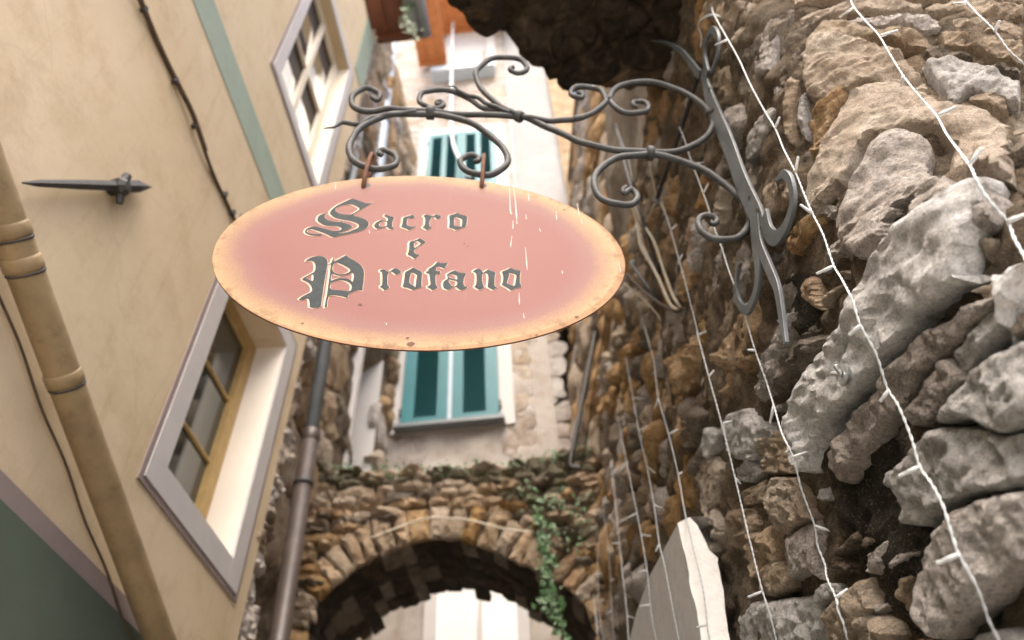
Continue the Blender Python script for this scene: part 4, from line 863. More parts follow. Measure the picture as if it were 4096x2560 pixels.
for i, c in enumerate(vc):
    add_stone(c, vframe, np.array([0, 0, -1.0]), RNG.uniform(.02, .055), .016, 3000 + i, M['mossshade'], vault, depth=.03, facet=.4, amp=.5)
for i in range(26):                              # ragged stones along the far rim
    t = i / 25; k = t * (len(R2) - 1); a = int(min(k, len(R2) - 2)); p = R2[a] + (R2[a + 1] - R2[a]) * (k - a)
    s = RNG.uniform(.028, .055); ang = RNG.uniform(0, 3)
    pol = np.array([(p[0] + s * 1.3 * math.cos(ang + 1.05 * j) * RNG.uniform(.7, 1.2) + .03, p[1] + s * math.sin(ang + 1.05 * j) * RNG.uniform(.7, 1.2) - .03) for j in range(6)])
    add_stone(pol, vframe, np.array([0, 0, -1.0]), RNG.uniform(.02, .045), .011, 3300 + i, M['mossshade'], vault, depth=.05, facet=.4, amp=.6)

# ------------------------------------------------------------------ white pier with a sloping top, half-way along the wall
def on_wall(x, y, off=0.0):
    d = ray(x, y); t = (WA - off) / (d[0] - WB * d[2] - WC * d[1]); return t * d
jb = on_wall(*Z6([(672, 1512)])[0], .06); jt = on_wall(*Z6([(500, 968)])[0])
PY = jb[1] * .98
def pier_pt(p): return at(*p, 1, PY)
e0 = pier_pt(Z6([(565, 1512)])[0]); e1 = pier_pt(Z6([(458, 992)])[0]); w0 = pier_pt(Z6([(690, 1512)])[0]); w1 = pier_pt(Z6([(515, 965)])[0]); wm = pier_pt(Z6([(640, 1170)])[0])
# alley face: plane through the edge e0-e1, parallel to the wall
nrm = np.cross(e1 - e0, np.array([WC, 1.0, 0])); nrm /= np.linalg.norm(nrm)
def on_face(p): d = ray(*p); return d * ((e0 @ nrm) / (d @ nrm))
fl = [on_face(p) for p in Z6([(400, 1100), (330, 1230), (270, 1400), (235, 1540)])]
print('pier', e0, e1, w0, w1, fl)
dn = (e0 - e1) / (e1[2] - e0[2])
low = lambda P, z: P + dn * (P[2] - z)
eb_ = low(e0, -1.6)
pier = empty('white_pier', tuple(low(e0, -1.6))); tag(pier, 'whitewashed pier with a cement side standing against the rubble wall', 'pier')
fb = [fl[-1]]; last = low(fl[-1], -1.6)
mesh('cement_face', [eb_, e0, e1, *fl, last], [tuple(range(4 + len(fl)))], M['concrete'], pier)
w0b = low(w0, -1.6)
rim_ = [w0b] + [w0 + (wm - w0) * t + np.array([RNG.uniform(-.004, .004), 0, RNG.uniform(-.002, .002)]) for t in np.linspace(0, 1, 9)] + [wm + (w1 - wm) * t + np.array([RNG.uniform(-.006, .006), 0, 0]) for t in np.linspace(.1, 1, 6)]
edge_ = [e1 + (e0 - e1) * t + np.array([RNG.uniform(-.0025, .0025), 0, 0]) for t in np.linspace(0, 1, 14)]
mesh('white_return', [eb_, *rim_, *edge_], [tuple(range(1 + len(rim_) + len(edge_)))], M['whitestone'], pier)
back = [p + np.array([.25, 0, 0]) for p in (e1, *fl)]
mesh('flat_top', [e1, w1, back[0], *fl, *back[1:]], [(0, 3, 7, 2, 1)] + [(3 + i, 4 + i, 8 + i, 7 + i) for i in range(3)], M['whitestone'], pier)

# ------------------------------------------------------------------ left-hand stone wall beyond the cream house, with a pale niche
SX = -1.68
swl = empty('stone_house_wall', (SX, 4.6, -1.6)); tag(swl, 'brown rubble wall beyond the cream house, behind the brown downpipe', 'stone wall')
lf = plane_frame((SX, 0, 0), (0, 1, 0), (0, 0, 1), (1, 0, 0))
NY0, NY1, NZ0, NZ1 = 4.75, 5.55, 3.0, 5.35
def lwall_pieces():
    q = MB()
    for (a, b, c, d) in ((3.23, NY0, -1.6, 10.2), (NY1, 7.5, -1.6, 10.2), (NY0, NY1, -1.6, NZ0), (NY0, NY1, NZ1, 10.2)):
        ys = np.linspace(a, b, max(2, int((b - a) / .05))); zs = np.linspace(c, d, max(2, int((d - c) / .06))); U, V = np.meshgrid(ys, zs); U = U.ravel(); V = V.ravel()
        hh = .03 * fbm(np.c_[U * 6, V * 6, 0 * U], 4); P = lf(U, V, hh); n, m = len(ys), len(zs)
        q.add(P, [(j * n + i, j * n + i + 1, (j + 1) * n + i + 1, (j + 1) * n + i) for j in range(m - 1) for i in range(n - 1)])
    return q
lwall_pieces().build('mortar', M['mortar'], swl, True)
mesh('niche_jamb', [(SX + .02, NY1 - .06, NZ0), (SX - .42, NY1 - .06, NZ0), (SX - .42, NY1 - .06, NZ1), (SX + .02, NY1 - .06, NZ1)], [(0, 1, 2, 3)], M['whitepaint'], swl)
mesh('niche_back', [(SX - .42, NY0, NZ0), (SX - .42, NY1, NZ0), (SX - .42, NY1, NZ1), (SX - .42, NY0, NZ1)], [(0, 1, 2, 3)], M['dark'], swl)
mesh('niche_soffit', [(SX, NY0, NZ1 - .001), (SX, NY1, NZ1 - .001), (SX - .42, NY1, NZ1 - .3), (SX - .42, NY0, NZ1 - .3)], [(0, 1, 2, 3)], M['dark'], swl)
MB().box((SX - .1, NY0 - .06, NZ0), (SX + .05, NY0 + .02, NZ1 - .2)).build('niche_trim', M['whitepaint'], swl)
lc = cells(3.7, 7.3, 2.4, 10.0, .27, 41, 1.5, lambda m: not (NY0 - .12 < m[0] < NY1 + .1 and NZ0 < m[1] < NZ1 + .1))
lc.sort(key=lambda c: abs(c.mean(0)[1] - 4.2))
for i, c in enumerate(lc[:150]):
    add_stone(c, lf, np.array([1.0, 0, 0]), RNG.uniform(.03, .08), .04, 4000 + i, M[RNG.choice(['ochre', 'archstone', 'archstone', 'tan', 'dark', 'pinkgrey'])], swl, depth=.05, facet=.5, amp=.6, rnd=0, jit=1.0, bev=.025)
joined(lc[150:], 'small_stones', 4400, swl, (.03, .08), .05, ['archstone', 'tan', 'ochre'], lf, np.array([1.0, 0, 0]), depth=.05, facet=.45, amp=.5, rnd=1, jit=.7)
# broken plaster edge where the house ends
ef = plane_frame((LX - .05, 0, 0), (0, 1, 0), (0, 0, 1), (1, 0, 0))
z = .7
while z < 9.4:
    hz = RNG.uniform(.05, .2); a, b = LEND - .04 + RNG.uniform(-.02, .01), LEND + .16 + RNG.uniform(-.07, .09)
    add_stone([(a, z), ((a + b) / 2, z + RNG.uniform(-.03, .03)), (b, z + RNG.uniform(-.03, .03)), (b + RNG.uniform(-.05, .04), z + hz), ((a + b) / 2, z + hz + RNG.uniform(-.02, .03)), (a, z + hz)], ef, np.array([1.0, 0, 0]), RNG.uniform(.035, .055), .018, 4700 + int(z * 100), M[RNG.choice(['roughplaster', 'roughplaster', 'facade', 'pinkgrey', 'tan'])], swl, name='broken_edge_stone', depth=.1, facet=.5, amp=.6, rnd=1, jit=.9, bev=.012); z += hz * .95
# brown downpipe
pa = at(*Z5([(345, 130)])[0], 1, 3.52); pb = at(*Z5([(130, 1500)])[0], 1, 3.52)
dp = empty('brown_downpipe', tuple(pb)); tag(dp, 'dark brown downpipe at the edge of the cream house', 'downpipe')
d = (pa - pb) / (pa[2] - pb[2]); base = pb - d * (pb[2] + 1.6)
jz = at(*Z5([(255, 600)])[0], 1, 3.52)[2]
MB().tube([base + d * z for z in (0, 1.5, jz + 1.6)], .052, 14).build('lower_length', M['brownpipe'], dp, True)
MB().tube([base + d * (jz + 1.6 + z) for z in (-.05, 5.2)], .043, 14).build('upper_length', M['slate'], dp, True)
MB().tube([base + d * (jz + 1.6 + z) for z in (-.06, -.05, .02, .03)], [.05, .056, .056, .047], 14).build('socket', M['brownpipe'], dp, True)
for z in (2.6, 4.1): MB().tube([base + d * (z - .015), base + d * (z + .015)], .058, 14).build('bracket', M['blackiron'], dp, True)
# pale grey downpipe higher up
ga = at(1580, 60, 1, 4.3); gb = at(1500, 760, 1, 4.3)
gp = empty('grey_downpipe', tuple(gb)); tag(gp, 'pale grey downpipe high on the brown rubble wall', 'downpipe')
MB().tube([gb + (gb - ga) * .25, gb, ga, ga + (ga - gb) * .2], .075, 12).build('pipe', M['greypipe'], gp, True)
gm = gb + (ga - gb) * .32
MB().tube([gm + (ga - gb) * .01, gm - (ga - gb) * .02], .095, 12).build('joint', M['slate'], gp, True)
MB().tube([gb + (ga - gb) * t + np.array([-.14, .02, 0]) for t in (-.3, 0, .5, 1.2)], .03, 6).build('lead', M['blackcable'], gp, True)

# ------------------------------------------------------------------ stone arch across the alley
AY, AD = 4.2, 0.62
arch = empty('alley_arch', (-.75, AY, -1.6)); tag(arch, 'mossy stone arch bridging the alley below the teal shutters', 'arch')
INN = [(-1.60, 1.2), (-1.585, 1.55), (-1.56, 1.9), (-1.519, 2.106), (-1.40, 2.24), (-1.282, 2.333), (-1.17, 2.395), (-1.061, 2.436), (-.91, 2.478), (-.759, 2.487), (-.61, 2.45), (-.471, 2.396), (-.38, 2.345), (-.291, 2.287), (-.19, 2.23), (-.091, 2.165), (.0, 2.09), (.095, 1.993), (.14, 1.9), (.17, 1.6), (.18, 1.2)]
TOP = [(-1.75, 3.14), (-1.5, 3.09), (-1.17, 3.02), (-.774, 2.978), (-.307, 2.974), (-.1, 3.0), (.117, 3.045), (.5, 3.10)]
inn = np.array(spline(INN, n=3)); topf = lambda x: np.interp(x, [p[0] for p in TOP], [p[1] for p in TOP])
af = plane_frame((0, AY, 0), (1, 0, 0), (0, 0, 1), (0, -1, 0))
# core: face, soffit, top
body = np.vstack([inn, [(.55, 1.2), (.55, topf(.5))], [(x, topf(x)) for x in np.linspace(.4, -1.7, 20)], [(-1.75, 1.2)]])
bp = resample(body, .05); r = delaunay_2d_cdt([Vector(a) for a in bp], [], [list(range(len(bp)))], 1, 1e-6)
v2 = np.array([[a.x, a.y] for a in r[0]]); n = len(v2)
vs = af(v2[:, 0], v2[:, 1], np.full(n, -.02)).tolist() + af(v2[:, 0], v2[:, 1], np.full(n, -AD)).tolist()
fs = [list(f) for f in r[2]]; fs = flip_if(fs, vs, np.array([0, -1.0, 0])); cnt = {(f[i], f[(i + 1) % 3]) for f in fs for i in range(3)}
fs = fs + [[i + n for i in f][::-1] for f in fs] + [[e[1], e[0], e[0] + n, e[1] + n] for e in cnt if (e[1], e[0]) not in cnt]
mesh('mortar_core', vs, fs, M['mortar'], arch)
# voussoirs
L = np.r_[0, np.cumsum(np.linalg.norm(np.diff(inn, axis=0), axis=1))]; s = .02; k = 0
def inner_at(s):
    p = np.array([np.interp(s, L, inn[:, 0]), np.interp(s, L, inn[:, 1])]); q = np.array([np.interp(s + .02, L, inn[:, 0]), np.interp(s + .02, L, inn[:, 1])]); t = q - p; t /= np.linalg.norm(t) + 1e-9; return p, np.array([-t[1], t[0]])
while s < L[-1] - .1:
    wd = RNG.uniform(.075, .13); (p, n0), (q, n1) = inner_at(s), inner_at(s + wd * .93); hh = RNG.uniform(.19, .27)
    pol = [p - n0 * .015, q - n1 * .015, q + n1 * hh * RNG.uniform(.9, 1.05), p + n0 * hh]
    add_stone(pol, af, np.array([0, -1.0, 0]), RNG.uniform(.025, .05), .022, 5000 + k, M[RNG.choice(['archstone', 'archstone', 'ochre', 'tan'])], arch, name='voussoir', depth=.1, facet=.5, amp=.6, bev=.012, rnd=0, jit=.9)
    # the same ring shows as uneven stones on the soffit, its shade put into their colour
    m0 = (p + q) / 2; tt = (q - p) / np.linalg.norm(q - p); nn_ = (n0 + n1) / 2
    sf = plane_frame((m0[0], AY, m0[1]), (tt[0], 0, tt[1]), (0, 1, 0), (-nn_[0], 0, -nn_[1])); y = .03
    while y < AD:
        ln = RNG.uniform(.14, .26); b = wd * .5
        add_stone([(-b, y), (b, y), (b, y + ln * .94), (-b, y + ln * .94)], sf, np.array([-nn_[0], 0, -nn_[1]]), RNG.uniform(.022, .04), .04, 5400 + k * 7 + int(y * 10), M[RNG.choice(['mossshade', 'mossshade', 'mossshade', 'dark'])], arch, name='soffit_stone', depth=.03, facet=.3, amp=.4, rnd=0, jit=.5, bev=.012, edge=.8); y += ln
    s += wd; k += 1
# coursed rubble between ring and top
z = 2.0; row = 0
ring_top = lambda x: np.interp(x, inn[3:-3, 0], inn[3:-3, 1]) + .20
while z < 3.2:
    hh = RNG.uniform(.035, .085); x = -1.75 + RNG.uniform(0, .1)
    while x < .4:
        wd = RNG.uniform(.11, .34) * (1.0 if row % 2 else .8); xm = x + wd / 2
        tz = topf(xm); lo = ring_top(xm) if inn[3, 0] < xm < inn[-4, 0] else 0
        if z + hh * .3 < tz and z + hh * .55 > lo + .02:
            zt = min(z + hh * .93, tz + .02); dz = RNG.uniform(-.012, .012)
            mossy = (tz - z < .2 and RNG.random() < .7) or (xm > -.35 and RNG.random() < .4)
            add_stone([(x, z + dz), (x + wd * .5, z - .008), (x + wd * .95, z + dz * .5), (x + wd * .95, zt), (x + wd * .4, zt + .012), (x, zt - .004)], af, np.array([0, -1.0, 0]), RNG.uniform(.03, .075), .022, 6000 + row * 40 + int(x * 10), M['archmoss' if mossy else RNG.choice(['archstone', 'archstone', 'tan', 'ochre', 'dark'])], arch, depth=.05, facet=.6, amp=.6, bev=.012, rnd=0, jit=1.1)
        x += wd
    z += hh; row += 1
# thin white lead strung across the arch
lead = [at(*p, 1, AY - .10) for p in Z5([(530, 1060), (640, 1020), (720, 990), (800, 970), (900, 972), (980, 980), (1060, 1000), (1150, 1022), (1260, 1032)])]
tag(MB().tube(spline(lead), .0065, 6).build('arch_cable', M['palecable'], None, True), 'thin pale cable draped over the crown of the mossy arch', 'cable')
# ivy hanging over the right haunch
ivy = empty('ivy', tuple(at(*Z5([(1300, 960)])[0], 1, AY - .08))); tag(ivy, 'ivy trailing down the right side of the mossy arch', 'ivy')
sv = [at(*p, 1, AY - .11) for p in Z5([(1290, 960), (1310, 1020), (1300, 1090), (1330, 1150), (1310, 1220), (1330, 1290), (1320, 1360), (1360, 1400), (1385, 1450), (1390, 1530)])]
MB().tube(spline(sv), .006, 5).build('stem', M['stem'], ivy, True)
lv = MB(); rr = random.Random(3)
def leaf(mb, c, s, rr):
    n = Vector((rr.uniform(-.5, .5), -1, rr.uniform(-.3, .5))).normalized(); a = n.cross(Vector((rr.uniform(-1, 1), rr.uniform(-1, 1), rr.uniform(-1, 1)))).normalized(); b = n.cross(a); c = Vector(c)
    P = [c + a * s * x + b * s * y + n * s * zz_ for x, y, zz_ in ((0, -.55, 0), (.5, -.25, .12), (.35, .2, .1), (0, .75, -.05), (-.35, .2, .1), (-.5, -.25, .12), (0, 0, .02))]
    mb.add(P, [(0, 1, 6), (1, 2, 6), (2, 3, 6), (3, 4, 6), (4, 5, 6), (5, 0, 6)])
for c in spline(sv, n=12):
    for _ in range(2):
        leaf(lv, c + np.array([rr.gauss(0, .026), rr.uniform(-.05, .01), rr.gauss(0, .03)]), rr.uniform(.012, .042), rr)
for (x, y) in Z5([(1440, 920), (1450, 980), (1440, 1090), (1330, 890), (1400, 880), (1250, 850), (1280, 900), (1350, 1010)]):
    for _ in range(9): leaf(lv, at(x, y, 1, AY - .09) + np.array([rr.gauss(0, .05), rr.uniform(-.03, .03), rr.gauss(0, .05)]), rr.uniform(.014, .028), rr)
tag(lv.build('foliage', M['leaf'], ivy), None, None, kind='stuff')
# ferns and moss tufts on top of the arch
mt = MB()
for i in range(240):
    x = rr.uniform(-1.6, .3); leaf(mt, (x, AY - rr.uniform(-.02, .10), topf(x) + rr.uniform(-.07, .03)), rr.uniform(.01, .025), rr)
tag(mt.build('moss', M['leaf'], None), 'dark green moss along the top of the alley arch', 'moss', kind='stuff')

# ------------------------------------------------------------------ far house with teal shutters (face at Y = 6)
FY = 6.0
fh = empty('shuttered_house', (-.6, FY, -1.6)); tag(fh, 'tall pale house with teal louvred shutters closing the alley', 'house')
fb_ = lambda x0, x1, z0, z1, y0=FY, y1=FY + 2.0: MB().box((x0, y0, z0), (x1, y1, z1))
mesh_wall = MB()
us = np.linspace(-2.4, -.13, 46); zs_ = np.linspace(-1.6, 15.4, 300); U, V = np.meshgrid(us, zs_); U = U.ravel(); V = V.ravel()
hh = .02 * fbm(np.c_[U * 4, V * 4, 0 * U], 5, .6)
mesh_wall.add(np.stack([U, FY - hh, V], 1), [(j * 46 + i, j * 46 + i + 1, (j + 1) * 46 + i + 1, (j + 1) * 46 + i) for j in range(299) for i in range(45)])
mesh_wall.build('wall', M['facade'], fh, True)
fb_(-.13, .07, -1.6, 6.6, FY - .01).build('quoin_strip', M['facade'], fh)
fb_(-.15, .60, 6.6, 15.4, FY - .03).build('grey_gable', M['greyfacade'], fh)
mesh('stone_return', [(.56, FY - .1, 6.0), (.95, FY - .1, 6.0), (.95, FY - .1, 14.0), (.56, FY - .1, 14.0)], [(0, 1, 2, 3)], M['archstone'], fh)
MB().box((-.165, FY - .06, 6.6), (-.135, FY, 15.0)).build('joint_cable', M['slate'], fh)
mesh('side_wall', [(.07, FY + .9, -1.6), (1.2, FY + .9, -1.6), (1.2, FY + .9, 9), (.07, FY + .9, 9)], [(0, 1, 2, 3)], M['dark'], fh)
ff = plane_frame((0, FY, 0), (1, 0, 0), (0, 0, 1), (0, -1, 0))
fcs = cells(-.34, .06, 4.4, 6.4, .17, 52, 1.3) + cells(-1.7, -.2, 11.2, 12.8, .2, 53, 1.6) + cells(-2.3, -1.6, 4.5, 12, .24, 54, 1.3)
for i, c in enumerate(fcs[:140]):
    m = c.mean(0)
    if -1.35 < m[0] < -.25 and m[1] < 3.3: continue
    add_stone(c, ff, np.array([0, -1.0, 0]), RNG.uniform(.003, .011), .04, 7000 + i, M[RNG.choice(['roughplaster', 'pinkgrey', 'tan', 'roughplaster'])], fh, depth=.05, facet=.3, amp=.5, rnd=1, jit=.8, bev=.03)
def louvre_leaf(par, x0, x1, z0, z1, y, cols, zsplit):
    lf_ = MB(); sw = .135 if cols == 1 else .07
    lf_.box((x0, y, z0), (x0 + sw, y + .04, z1)); lf_.box((x1 - sw, y, z0), (x1, y + .04, z1))
    zs2 = [z0] + zsplit + [z1]
    for z in zs2: lf_.box((x0 + sw, y + .001, max(z0, z - .1)), (x1 - sw, y + .039, min(z1, z + .1)))
    inner = (x1 - x0 - 2 * sw); cw = inner / cols
    for c in range(1, cols): lf_.box((x0 + sw + c * cw - .04, y + .002, z0 + .1), (x0 + sw + c * cw + .04, y + .038, z1 - .1))
    leaf_ = lf_.build('shutter', M['teal'], par)
    sl_ = MB()
    for za, zb in zip(zs2, zs2[1:]):
        z = za + .115
        while z < zb - .11:
            for c in range(cols):
                xa = x0 + sw + c * cw + (.041 if c else .002); xb = x0 + sw + (c + 1) * cw - (.041 if c < cols - 1 else .002)
                sl_.add([(xa, y + .006, z - .014), (xb, y + .006, z - .014), (xb, y + .034, z + .018), (xa, y + .034, z + .018), (xa, y + .009, z - .018), (xb, y + .009, z - .018), (xb, y + .037, z + .014), (xa, y + .037, z + .014)], [(0, 1, 2, 3), (7, 6, 5, 4), (4, 5, 1, 0), (3, 2, 6, 7)])
            z += .036
    tag(sl_.build('louvres', M['tealdark'], leaf_), None, None, kind='stuff'); return leaf_
def shutter_window(x0, x1, z0, z1, split, cols):
    y = FY - .035; wn = MB().box((x0 - .16, y, z0 - .05), (x1 + .16, FY + .1, z1 + .25)).build('window', M['whitepaint'], fh)
    xm = (x0 + x1) / 2
    mesh('dark_opening', [(x0, y - .004, z0), (x1, y - .004, z0), (x1, y - .004, z1), (x0, y - .004, z1)], [(0, 1, 2, 3)], M['tealdark'], wn)
    louvre_leaf(wn, x0, xm - .004, z0, z1, y - .055, cols, split); louvre_leaf(wn, xm + .004, x1, z0, z1, y - .055, cols, split)
    MB().box((xm - .02, y - .066, z0), (xm + .02, y - .056, z1)).build('cover_strip', M['greypipe' if z0 < 7 else 'teal'], wn)
    MB().box((x0 - .06, y - .12, z0 - .055), (x1 + .06, y, z0 - .012)).build('sill', M['slate'], wn)
    for xx in (x0 - .012, x1 + .012):
        for zq in (z0 + .2, z1 - .2): MB().box((xx - .012, y - .05, zq - .04), (xx + .012, y - .004, zq + .04)).build('hinge', M['blackiron'], wn)
shutter_window(-1.537, -.505, 4.80, 6.68, [5.98], 1)
shutter_window(-1.475, -.42, 8.85, 10.72, [9.15], 2)
# small top window and the one seen through the arch
def plain_window(x0, x1, z0, z1, gl, bars, m=.12):
    y = FY - .05; w_ = MB()
    w_.box((x0 - m, y, z0 - m), (x0, FY + .1, z1 + m)); w_.box((x1, y, z0 - m), (x1 + m, FY + .1, z1 + m)); w_.box((x0, y + .001, z0 - m), (x1, FY + .1, z0)); w_.box((x0, y + .001, z1), (x1, FY + .1, z1 + m))
    wn = w_.build('window', M['whitepaint'], fh); cs = [x0 + (x1 - x0) * i / (bars + 1) for i in range(bars + 2)]
    for c in cs[1:-1]: MB().box((c - .05, y + .01, z0), (c + .05, FY + .02, z1)).build('mullion', M['whitepaint'], wn)
    for a, b in zip(cs, cs[1:]):
        t = RNG.uniform(-.03, .03); mesh('pane', [(a, FY - .028 + t, z0), (b, FY - .028 - t, z0), (b, FY - .034 - t, z1), (a, FY - .034 + t, z1)], [(0, 1, 2, 3)], M[gl], wn)
    return wn
plain_window(-1.12, -.50, 13.2, 14.6, 'whitepaint', 0, .17)
plain_window(-1.10, -.42, 1.6, 3.25, 'reflectpane', 1, .1)
MB().box((-1.5, FY - .25, 12.72), (-.35, FY, 12.86)).build('balcony_slab', M['greypipe'], fh)
# a cable hanging in front of the facade
hc = [at(x * S4, y * S4, 1, FY - .25) for x, y in ((1072, 0), (1068, 120), (1066, 250), (1068, 320), (1075, 355), (1090, 385), (1110, 420))]
tag(MB().tube(spline(hc), .028, 6).build('hanging_cable', M['white'], None, True), 'pale cable hanging in front of the upper teal shutters', 'cable')
# ------------------------------------------------------------------ eaves
def eave(label, pts_px, Y, dep, th, mt, boards, gut, ext=.25):
    """timber eave seen from below; corner pixels give its far edge, it runs towards the camera"""
    A, B = (at(x * S4, y * S4, 1, Y) for x, y in pts_px); z = (A[2] + B[2]) / 2
    e = empty('timber_eave', (A[0], Y, z)); tag(e, label, 'eave')
    x0, x1 = min(A[0], B[0]) - ext, max(A[0], B[0])
    MB().box((x0, Y - dep, z + .05), (x1, Y, z + th)).build('roof_deck', M[mt], e)
    for i in range(boards):
        a = x0 + (x1 - x0) * i / boards; MB().box((a + .006, Y - dep, z + .03), (a + (x1 - x0) / boards - .006, Y - .002, z + .055)).build('soffit_board', M[mt], e)
    MB().box((x0, Y - .06, z - .05), (x1 - .01, Y + .01, z + .03)).build('end_rafter', M[mt], e)
    if gut:
        q = MB(); P = [(x1 + .05, Y + .02, z + .06), (x1 + .05, Y - dep, z + .06)]; q.tube(P, .07, 12); q.build('gutter', M['slate'], e, True)
        MB().box((x1 - .12, Y - dep, z + .0), (x1 - .004, Y + .004, z + .04)).build('fascia', M['slate'], e)
    return e
eave('dark red timber eave with grey gutter at the top of the picture', ((868, 96), (992, 92)), 3.32, .56, .25, 'timber', 5, True)
eave('orange timber eave end further back, beside the small top window', ((990, 152), (1055, 152)), 5.9, 2.0, .25, 'orangetimber', 3, False, 0.0)
eave('orange roof overhang above the small white top window', ((1060, 60), (1230, 80)), 5.95, .9, .2, 'orangetimber', 6, False)
# trailing plant under the first eave
ta = at(955 * S4, 0, 1, 2.95); tb = at(968 * S4, 82 * S4, 1, 2.95)
tp = empty('trailing_plant', tuple(ta)); tag(tp, 'green trailing plant hanging under the dark red eave', 'plant')
P = [ta + (tb - ta) * t + np.array([.03 * math.sin(t * 9), 0, 0]) for t in np.linspace(-.3, 1, 14)]
MB().tube(P, .012, 5).build('stem', M['stem'], tp, True); lv = MB()
for p in P:
    for _ in range(16): leaf(lv, p + np.array([rr.gauss(0, .035), rr.gauss(0, .03), rr.gauss(0, .05)]), rr.uniform(.02, .045), rr)
tag(lv.build('foliage', M['fern'], tp), None, None, kind='stuff')

# ------------------------------------------------------------------ things hanging on the rubble wall: strings of lights, cables, hook
bpy.context.view_layer.update(); DG = bpy.context.evaluated_depsgraph_get()
def hit(x, y, default=None):
    d = Vector(ray(x, y)).normalized(); o = Vector((0, 0, 0)); far_ = 0
    for _ in range(6):
        ok, loc, nr, idx, ob, mw = sc.ray_cast(DG, o, d)
        if not ok: return default
        r_ = ob
        while r_.parent: r_ = r_.parent
        if r_.name in ('rubble_wall', 'white_pier'): return loc.length
        o = loc + d * .004
    return default
def draped(px, gap=.014, n=8, win=9):
    S = spline([np.array(p, float) for p in px], n=n); D = [hit(*p) for p in S]; last = next((v for v in D if v), 2.0)
    for i in range(len(D)):
        if D[i] is None: D[i] = last
        last = D[i]
    D = np.array(D); mn = np.array([D[max(0, i - win):i + win + 1].min() for i in range(len(D))])
    k = np.ones(2 * win + 1); sm = np.convolve(np.pad(mn, win, 'edge'), k / k.sum(), 'valid')
    return [np.array(Vector(ray(*p)).normalized()) * (d - gap) for p, d in zip(S, sm)]
